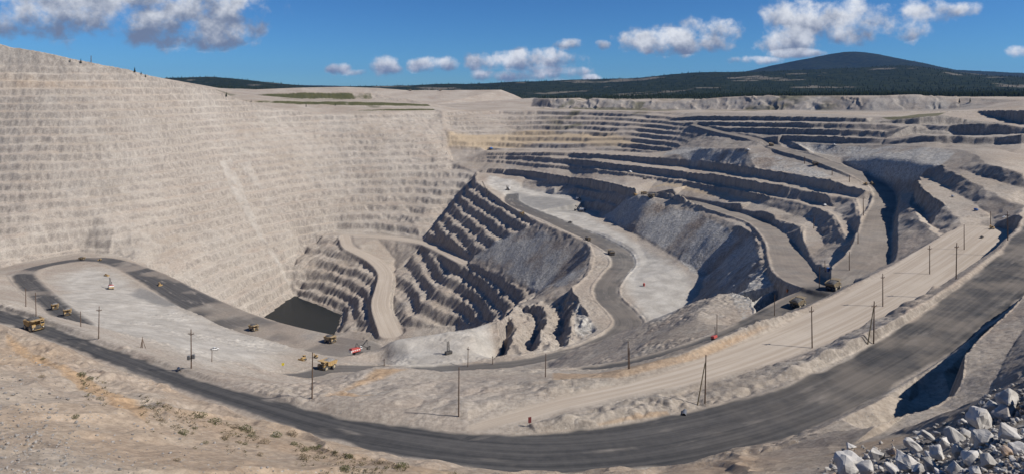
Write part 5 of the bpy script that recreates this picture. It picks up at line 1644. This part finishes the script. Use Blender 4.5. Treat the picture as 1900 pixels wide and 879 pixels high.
# u, v (centre), size in photo pixels, label for the ones that stand out
BIG = [(1878, 742, 58, 'large pale boulder at the very top of the rock heap against the frame edge'), (1846, 757, 46, 'pale wedge shaped boulder near the top of the rock heap'), (1826, 778, 62, 'large grey boulder in half shade near the top of the rock heap'), (1869, 760, 40, 'upright pale boulder just under the topmost one'),
       (1872, 800, 50, 'tall white slab of rock leaning in the right of the heap'), (1823, 812, 50, 'big pale block in the middle of the right part of the heap'), (1836, 854, 42, 'pale rounded boulder low in the right part of the heap'), (1890, 830, 36, 'grey rock beside the frame edge below the leaning white slab'),
       (1575, 858, 66, 'biggest dark grey boulder at the left end of the heap'), (1577, 826, 28, 'small dark cube of rock perched on the biggest grey boulder'), (1604, 868, 44, 'white block in front of the biggest grey boulder'), (1627, 842, 34, 'pale block right of the perched dark cube'), (1683, 853, 52, 'rusty orange flat slab lying in the heap'),
       (1719, 812, 38, 'pale block at the top of the middle of the heap'), (1747, 822, 40, 'light grey block next to the tall leaning wedge in the middle of the heap'), (1772, 808, 42, 'pale rounded boulder with a dark side, upper middle of the heap'), (1745, 840, 40, 'tall leaning wedge of grey rock in the middle of the heap'), (1696, 828, 34, 'dark topped block left of the middle of the heap'), (1730, 862, 40, 'white block low in the middle of the heap'), (1780, 838, 34, 'pointed grey rock below the rounded boulder'),
       (1800, 846, 40, 'long thin grey shard lying toward the big pale block'), (1655, 866, 36, 'pale block left of the rusty slab'), (1770, 868, 36, 'white rock at the bottom edge below the pointed grey one'), (1706, 872, 34, 'white rock at the bottom edge below the rusty slab'), (1790, 806, 26, 'small pale rock right of the rounded boulder')]
rr_ = random.Random(5)
poly_heap = [(1500, 900), (1560, 846), (1610, 840), (1680, 826), (1700, 806), (1770, 795), (1800, 770), (1830, 742), (1905, 716), (1960, 720), (1960, 920), (1500, 920)]
def inside(u, v, P):
    c = False
    for i in range(len(P)):
        (x1, y1), (x2, y2) = P[i], P[(i + 1) % len(P)]
        if (y1 > v) != (y2 > v) and u < (x2 - x1) * (v - y1) / (y2 - y1) + x1:
            c = not c
    return c
spots_ = [(u, v, s, l) for u, v, s, l in BIG]
tries = 0
while len(spots_) < 290 and tries < 9000:
    tries += 1
    u, v = rr_.uniform(1500, 1950), rr_.uniform(715, 905)
    if not inside(u, v, poly_heap):
        continue
    s = 13 + 26 * rr_.random() ** 1.8
    if any((u - a) ** 2 + (v - b) ** 2 < (0.36 * (s + c)) ** 2 for a, b, c, _ in spots_):
        continue
    spots_.append((u, v, s, None))
for i, (u, v, s, lab_) in enumerate(spots_):
    p = ground(u, v + s * 0.3)
    size = s / FPX * p.y * 1.15
    o = bpy.data.objects.new('boulder', ROCKS[(i * 5) % len(ROCKS)])
    if lab_ and 'rusty' in lab_:
        o.name = 'boulder'
    COL.objects.link(o)
    o.location = p + Vector((0, 0, size * 0.22))
    o.rotation_euler = (rr_.uniform(-.6, .6), rr_.uniform(-.6, .6), rr_.uniform(0, 6.28))
    o.scale = (size * rr_.uniform(.9, 1.2), size * rr_.uniform(.85, 1.1), size * rr_.uniform(.85, 1.15))
    tag(o, lab_ or 'small broken grey rock in the heap at the bottom right corner', 'rock', 'broken rocks heaped at the bottom right')

# fine rubble between the broken rocks
def rubble():
    bm = bmesh.new(); r = random.Random(21); n = 0
    while n < 1500:
        u, v = r.uniform(1490, 1960), r.uniform(705, 910)
        if not inside(u, v - 6, poly_heap) and not (inside(u, v + 14, poly_heap) and r.random() < .4):
            continue
        n += 1
        p = ground(u, v)
        s = r.choice([1.5, 2.2, 3.0, 4.5, 6.0]) * r.uniform(.7, 1.2) / FPX * p.y
        g = bmesh.ops.create_icosphere(bm, subdivisions=1, radius=s)['verts']
        for w in g:
            w.co *= r.uniform(.7, 1.15)
        bmesh.ops.transform(bm, matrix=Matrix.Translation(p + Vector((0, 0, s * .35))) @ Matrix.Rotation(r.uniform(0, 6), 4, 'Z') @ Matrix.Diagonal((1, .8, .7, 1)), verts=g)
    me = bpy.data.meshes.new('rubble'); bm.to_mesh(me); bm.free(); me.materials.append(mat('rubble_stone', (0.36, 0.335, 0.30), 0.95, var=0.5, scale=0.8))
    o = bpy.data.objects.new('rubble', me); COL.objects.link(o); o['kind'] = 'stuff'
rubble()

# loose stones on the sandy slope: too many to count
def stones():
    bm = bmesh.new()
    r = random.Random(9)
    n = 0
    while n < 1300:
        u = r.uniform(-60, 560); v = r.uniform(640, 900)
        edge = 615 + 0.43 * max(u, 0) + 20
        if v < edge or (r.random() > 0.15 + 0.85 * max(0, (v - edge - 0.25 * u) / 200)):
            continue
        n += 1
        p = ground(u, v)
        s = r.choice([0.8, 1.1, 1.5, 2.2, 3.8]) * r.uniform(.7, 1.2) / FPX * p.y
        g = bmesh.ops.create_icosphere(bm, subdivisions=1, radius=s)['verts']
        M = Matrix.Translation(p + Vector((0, 0, s * 0.3))) @ Matrix.Rotation(r.uniform(0, 6), 4, 'Z') @ Matrix.Diagonal((1, r.uniform(.6, .9), r.uniform(.45, .8), 1))
        for w in g:
            w.co *= r.uniform(.75, 1.1)
        bmesh.ops.transform(bm, matrix=M, verts=g)
    me = bpy.data.meshes.new('scattered_stones'); bm.to_mesh(me); bm.free()
    me.materials.append(mat('stone', (0.27, 0.25, 0.225), 0.95, var=0.5, scale=0.9))
    o = bpy.data.objects.new('scattered_stones', me); COL.objects.link(o)
    o['kind'] = 'stuff'
stones()

# ------------------------------------------------------------------ shrubs on the near slope, conifers, forest
def leaf_mat(name, a, b_):
    m = bpy.data.materials.new(name); m.use_nodes = True
    t = NT(m.node_tree); b = t.n['Principled BSDF']
    n = t.noise(t.node('ShaderNodeNewGeometry').outputs['Position'], 1.3, 3)
    t.put(b.inputs['Base Color'], t.mix(t.ramp(n, .3, .7), a, b_)); b.inputs['Roughness'].default_value = 0.95; b.inputs['Specular IOR Level'].default_value = 0.05
    return m
M_LEAF = leaf_mat('shrub_leaves', (0.045, 0.06, 0.02), (0.10, 0.11, 0.04))
M_DRY = leaf_mat('dry_leaves', (0.16, 0.12, 0.07), (0.24, 0.19, 0.12))
M_FIR = leaf_mat('conifer_needles', (0.010, 0.018, 0.010), (0.028, 0.036, 0.016))

def shrub_mesh(seed, m):
    r = random.Random(seed)
    bm = bmesh.new()
    for k in range(260):
        a = r.uniform(0, 6.28); d = r.random() ** 0.5; h = r.uniform(0.02, 0.55) * (1.1 - 0.7 * d)
        c = Vector((math.cos(a) * d * 0.6, math.sin(a) * d * 0.5, h))
        s = r.uniform(.03, .075)
        q = Matrix.Rotation(r.uniform(0, 6), 3, 'Z') @ Matrix.Rotation(r.uniform(-1.2, 1.2), 3, 'X')
        bm.faces.new([bm.verts.new(c + q @ Vector(w)) for w in ((-s, 0, 0), (0, -s * .5, 0), (s, 0, 0), (0, s * .5, 0))])
    me = bpy.data.meshes.new('foliage'); bm.to_mesh(me); bm.free(); me.materials.append(m)
    return me
def stem_mesh(seed):
    r = random.Random(seed); b = MB()
    for k in range(7):
        a = r.uniform(0, 6.28); d = r.uniform(.1, .45)
        b.tube((0, 0, -0.1), (math.cos(a) * d, math.sin(a) * d, r.uniform(.2, .45)), .02, .008, 5)
    me = bpy.data.meshes.new('stems'); b.bm.to_mesh(me); b.bm.free(); me.materials.append(M_STEM)
    return me
SH = [shrub_mesh(k, M_LEAF) for k in range(3)] + [shrub_mesh(k + 9, M_DRY) for k in range(2)]
STM = [stem_mesh(k) for k in range(3)]
SHRUBS = [  # u, v, size px, dry
    (80, 664, 7, 0, 'tiny green shrub high on the sandy slope under the nearest truck'), (150, 693, 16, 0, 'dark green shrub at the upper end of the orange scarp'), (166, 701, 12, 0, 'low green shrub just right of the one at the orange scarp'), (77, 697, 11, 1, 'dry grey shrub on the bare slope left of the orange scarp'),
    (140, 771, 14, 0, 'dark green weed alone in the middle of the pebbly slope'), (328, 852, 14, 1, 'dry brown shrub near the bottom edge on the pebbly slope'), (373, 769, 20, 0, 'thick green shrub nearest the road on the shrubby bank'), (398, 780, 24, 0, 'widest dark green shrub on the bank beside the road'),
    (436, 790, 16, 1, 'dry shrub right of the widest green one'), (340, 801, 20, 0, 'green shrub below the sandy pinnacle'), (362, 793, 10, 0, 'small green shrub between the pinnacle and the widest one'), (300, 778, 12, 1, 'dry shrub at the foot of the sandy pinnacle'), (418, 810, 18, 1, 'brown shrub lower on the shrubby bank'),
    (466, 806, 14, 0, 'green shrub where the shrubby bank narrows'), (455, 793, 22, 0, 'flat spreading green shrub along the crest'), (490, 818, 20, 1, 'round brown dry shrub on the shrubby slope'), (512, 806, 22, 0, 'green shrub with twin crowns above the brown one'), (540, 804, 22, 1, 'tall dry grassy shrub at the road lip'),
    (565, 833, 16, 0, 'dark green round shrub in a gap of the lip'), (564, 848, 20, 1, 'largest grey dry shrub on the lower slope'), (545, 822, 14, 0, 'small green shrub beside the tall dry grassy one'), (592, 828, 14, 0, 'green shrub alone near the road lip'), (482, 842, 14, 1, 'dry brown shrub near the bottom left of the shrubby slope'),
    (648, 845, 14, 0, 'green shrub right of the lone one near the lip'), (705, 857, 14, 1, 'dry grassy shrub at the lip, farther right'), (742, 862, 20, 0, 'low dark shrub at the right end of the shrubby lip'), (640, 868, 20, 0, 'wide low green shrub at the bottom edge'), (455, 822, 10, 0, 'tiny green shrub under the brown one'), (380, 820, 12, 0, 'small green shrub low on the slope below the pinnacle')]
for i, (u, v, s, dry, lab_) in enumerate(SHRUBS):
    p = ground(u, v + s * 0.2)
    k = s / FPX * p.y * 0.95
    root = empty('shrub', p, rr_.uniform(0, 6.28)); root.scale = (k, k, k)
    for nm, me in (('foliage', SH[(i % 2) + 3] if dry else SH[i % 3]), ('stems', STM[i % 3])):
        o = bpy.data.objects.new(nm, me); COL.objects.link(o); o.parent = root
    tag(root, lab_, 'shrub', 'shrubs on the near sandy slope')


def low_scrub():
    bm = bmesh.new(); r = random.Random(33); n = 0
    while n < 420:
        u = r.uniform(150, 900); base = np.interp(u, [150, 300, 420, 560, 720, 900], [690, 745, 785, 822, 856, 880])
        v = base + abs(r.gauss(0, 1)) * 22 + 2
        if v > 892 or math.sin(u * 0.045) + math.sin(u * 0.021 + 1) < -0.6:
            continue
        n += 1
        p = ground(u, v)
        h = r.uniform(2.0, 6.5) / FPX * p.y
        for k in range(16):
            a = r.uniform(0, 6.28); d = h * r.uniform(.2, 1.1)
            q = p + Vector((math.cos(a) * d, math.sin(a) * d, h * r.uniform(.05, .7)))
            s = h * r.uniform(.15, .35); ax = Matrix.Rotation(r.uniform(0, 6), 3, 'Z') @ Matrix.Rotation(r.uniform(-1.3, 1.3), 3, 'X')
            bm.faces.new([bm.verts.new(q + ax @ Vector(w)) for w in ((-s, 0, 0), (0, -s * .5, 0), (s, 0, 0), (0, s * .5, 0))])
    me = bpy.data.meshes.new('low_scrub'); bm.to_mesh(me); bm.free()
    me.materials.append(leaf_mat('scrub_leaves', (0.06, 0.06, 0.03), (0.20, 0.16, 0.09)))
    o = bpy.data.objects.new('low_scrub', me); COL.objects.link(o); o['kind'] = 'stuff'
low_scrub()


def cone_tree(bm, p, h, r):
    seg = 5
    for z0, z1, rad in ((0.1, 0.6, 1.0), (0.4, 1.0, 0.68)):
        ring = [bm.verts.new((p[0] + math.cos(6.283 * k / seg + z0) * r * rad * random.uniform(.7, 1.1), p[1] + math.sin(6.283 * k / seg + z0) * r * rad * random.uniform(.7, 1.1), p[2] + h * z0)) for k in range(seg)]
        tip = bm.verts.new((p[0], p[1], p[2] + h * z1))
        for k in range(seg):
            bm.faces.new((ring[k], ring[(k + 1) % seg], tip))


def forest():
    """conifers of the far wooded hills, one mass"""
    r = np.random.default_rng(3)
    rows = np.nonzero((YS > 1380) & (YS < 9500))[0]
    n = 52000
    ri = r.choice(rows, n); ci = r.integers(40, NC - 40, n)
    keep = FOREST[ri, ci] > 0.35
    ri, ci = ri[keep], ci[keep]
    xs, ysn, zs = X[ri, ci], Y[ri, ci], H[ri, ci]
    jx = r.uniform(-3, 3, len(xs)); hh = r.uniform(5, 13, len(xs)) * r.uniform(.7, 1.15, len(xs))
    seg = 5
    V, F = [], []
    ang = np.arange(seg) * 2 * np.pi / seg
    base = 0
    m = len(xs)
    per = []
    for z0, z1, rad in ((0.0, 0.62, 0.24), (0.38, 1.0, 0.16)):
        rx = np.cos(ang)[None, :] * (hh * rad)[:, None] * r.uniform(.7, 1.15, (m, seg)) + (xs + jx)[:, None]
        ry = np.sin(ang)[None, :] * (hh * rad)[:, None] * r.uniform(.7, 1.15, (m, seg)) + ysn[:, None]
        rz = (zs + hh * z0)[:, None] + np.zeros((m, seg))
        ring = np.stack([rx, ry, rz], -1)
        tip = np.stack([xs + jx, ysn, zs + hh * z1], -1)[:, None, :]
        per.append(np.concatenate([ring, tip], 1))
    Vt = np.concatenate(per, 1)          # m, 12, 3
    fidx = []
    for s in (0, seg + 1):
        for k in range(seg):
            fidx.append((s + k, s + (k + 1) % seg, s + seg))
    Fx = (np.arange(m)[:, None, None] * (2 * (seg + 1)) + np.array(fidx)[None]).reshape(-1, 3)
    me = bpy.data.meshes.new('forest')
    Vt = Vt.reshape(-1, 3).astype(np.float32)
    me.vertices.add(len(Vt)); me.vertices.foreach_set('co', Vt.ravel())
    me.loops.add(Fx.size); me.loops.foreach_set('vertex_index', Fx.ravel().astype(np.int32))
    me.polygons.add(len(Fx)); me.polygons.foreach_set('loop_start', (np.arange(len(Fx)) * 3).astype(np.int32))
    me.update(); me.materials.append(M_FIR)
    o = bpy.data.objects.new('forest', me); COL.objects.link(o)
    o['kind'] = 'stuff'
forest()

# small trees that stand apart near the rim
def conifer(h):
    root = empty('conifer_tree')
    b = MB(); b.tube((0, 0, -0.5), (0, 0, h * 0.8), h * 0.03, h * 0.01, 6); b.build('trunk', M_STEM, root)
    bm = bmesh.new()
    for k in range(7):
        f = k / 7
        rad = h * 0.2 * (1 - f) + 0.15
        z = h * (0.12 + 0.78 * f)
        ring = [bm.verts.new((math.cos(6.283 * j / 9 + k) * rad * random.uniform(.6, 1.15), math.sin(6.283 * j / 9 + k) * rad * random.uniform(.6, 1.15), z)) for j in range(9)]
        tip = bm.verts.new((0, 0, z + h * 0.24))
        for j in range(9):
            bm.faces.new((ring[j], ring[(j + 1) % 9], tip))
    me = bpy.data.meshes.new('crown'); bm.to_mesh(me); bm.free(); me.materials.append(M_FIR)
    o = bpy.data.objects.new('crown', me); COL.objects.link(o); o.parent = root
    return root
TREES = [(130, 115, 'small dark tree on the crest of the high left wall, nearer the frame edge'), (150, 118, 'small dark tree on the crest of the high left wall, right of another'), (250, 135, 'dark conifer on the falling left skyline, first of three'), (262, 139, 'dark conifer on the falling left skyline, middle of three'), (270, 143, 'dark conifer on the falling left skyline, last of three'),
         (420, 180, 'lone dark tree by the rim left of the green strips'), (568, 199, 'small tree below the long green strips'), (622, 197, 'dark bush like tree in front of the green strips'), (466, 190, 'small tree on the bare ground left of the long green strip'),
         (1780, 192, 'dark conifer beside the pale mound on the far right rim'), (1800, 190, 'tall dark conifer right of the pale mound on the far right rim')]
for i, (u, v, lab_) in enumerate(TREES):
    place(lambda: conifer(9.0), 'tree', u, v, rz=i * 1.3, scale=rr_.uniform(.7, 1.3), label=lab_, cat='tree', group='trees standing apart near the rim', lift_normal=False)

# ------------------------------------------------------------------ air
def haze():
    zlo, zhi = float(H.min()) - 1.0, max(float(H.max()) + 25.0, 5.0)
    me = bpy.data.meshes.new('haze'); bm = bmesh.new()
    bmesh.ops.create_cube(bm, size=1.0)
    x1, y0, y1 = float(np.abs(X).max()) + 60, -160.0, float(YS[-1]) + 60
    bmesh.ops.transform(bm, matrix=Matrix.Translation((0, (y0 + y1) / 2, (zlo + zhi) / 2)) @ Matrix.Diagonal((2 * x1, y1 - y0, zhi - zlo, 1)), verts=bm.verts)
    bm.to_mesh(me); bm.free()
    m = bpy.data.materials.new('haze_air'); m.use_nodes = True
    t = NT(m.node_tree); t.n.clear()
    out = t.node('ShaderNodeOutputMaterial'); vol = t.node('ShaderNodeVolumePrincipled')
    vol.inputs['Color'].default_value = (0.16, 0.40, 1.0, 1)
    vol.inputs['Density'].default_value = 1.8e-5
    vol.inputs['Anisotropy'].default_value = 0.1
    t.l.new(vol.outputs[0], out.inputs['Volume'])
    me.materials.append(m)
    o = bpy.data.objects.new('haze', me); COL.objects.link(o); o['kind'] = 'stuff'
haze()
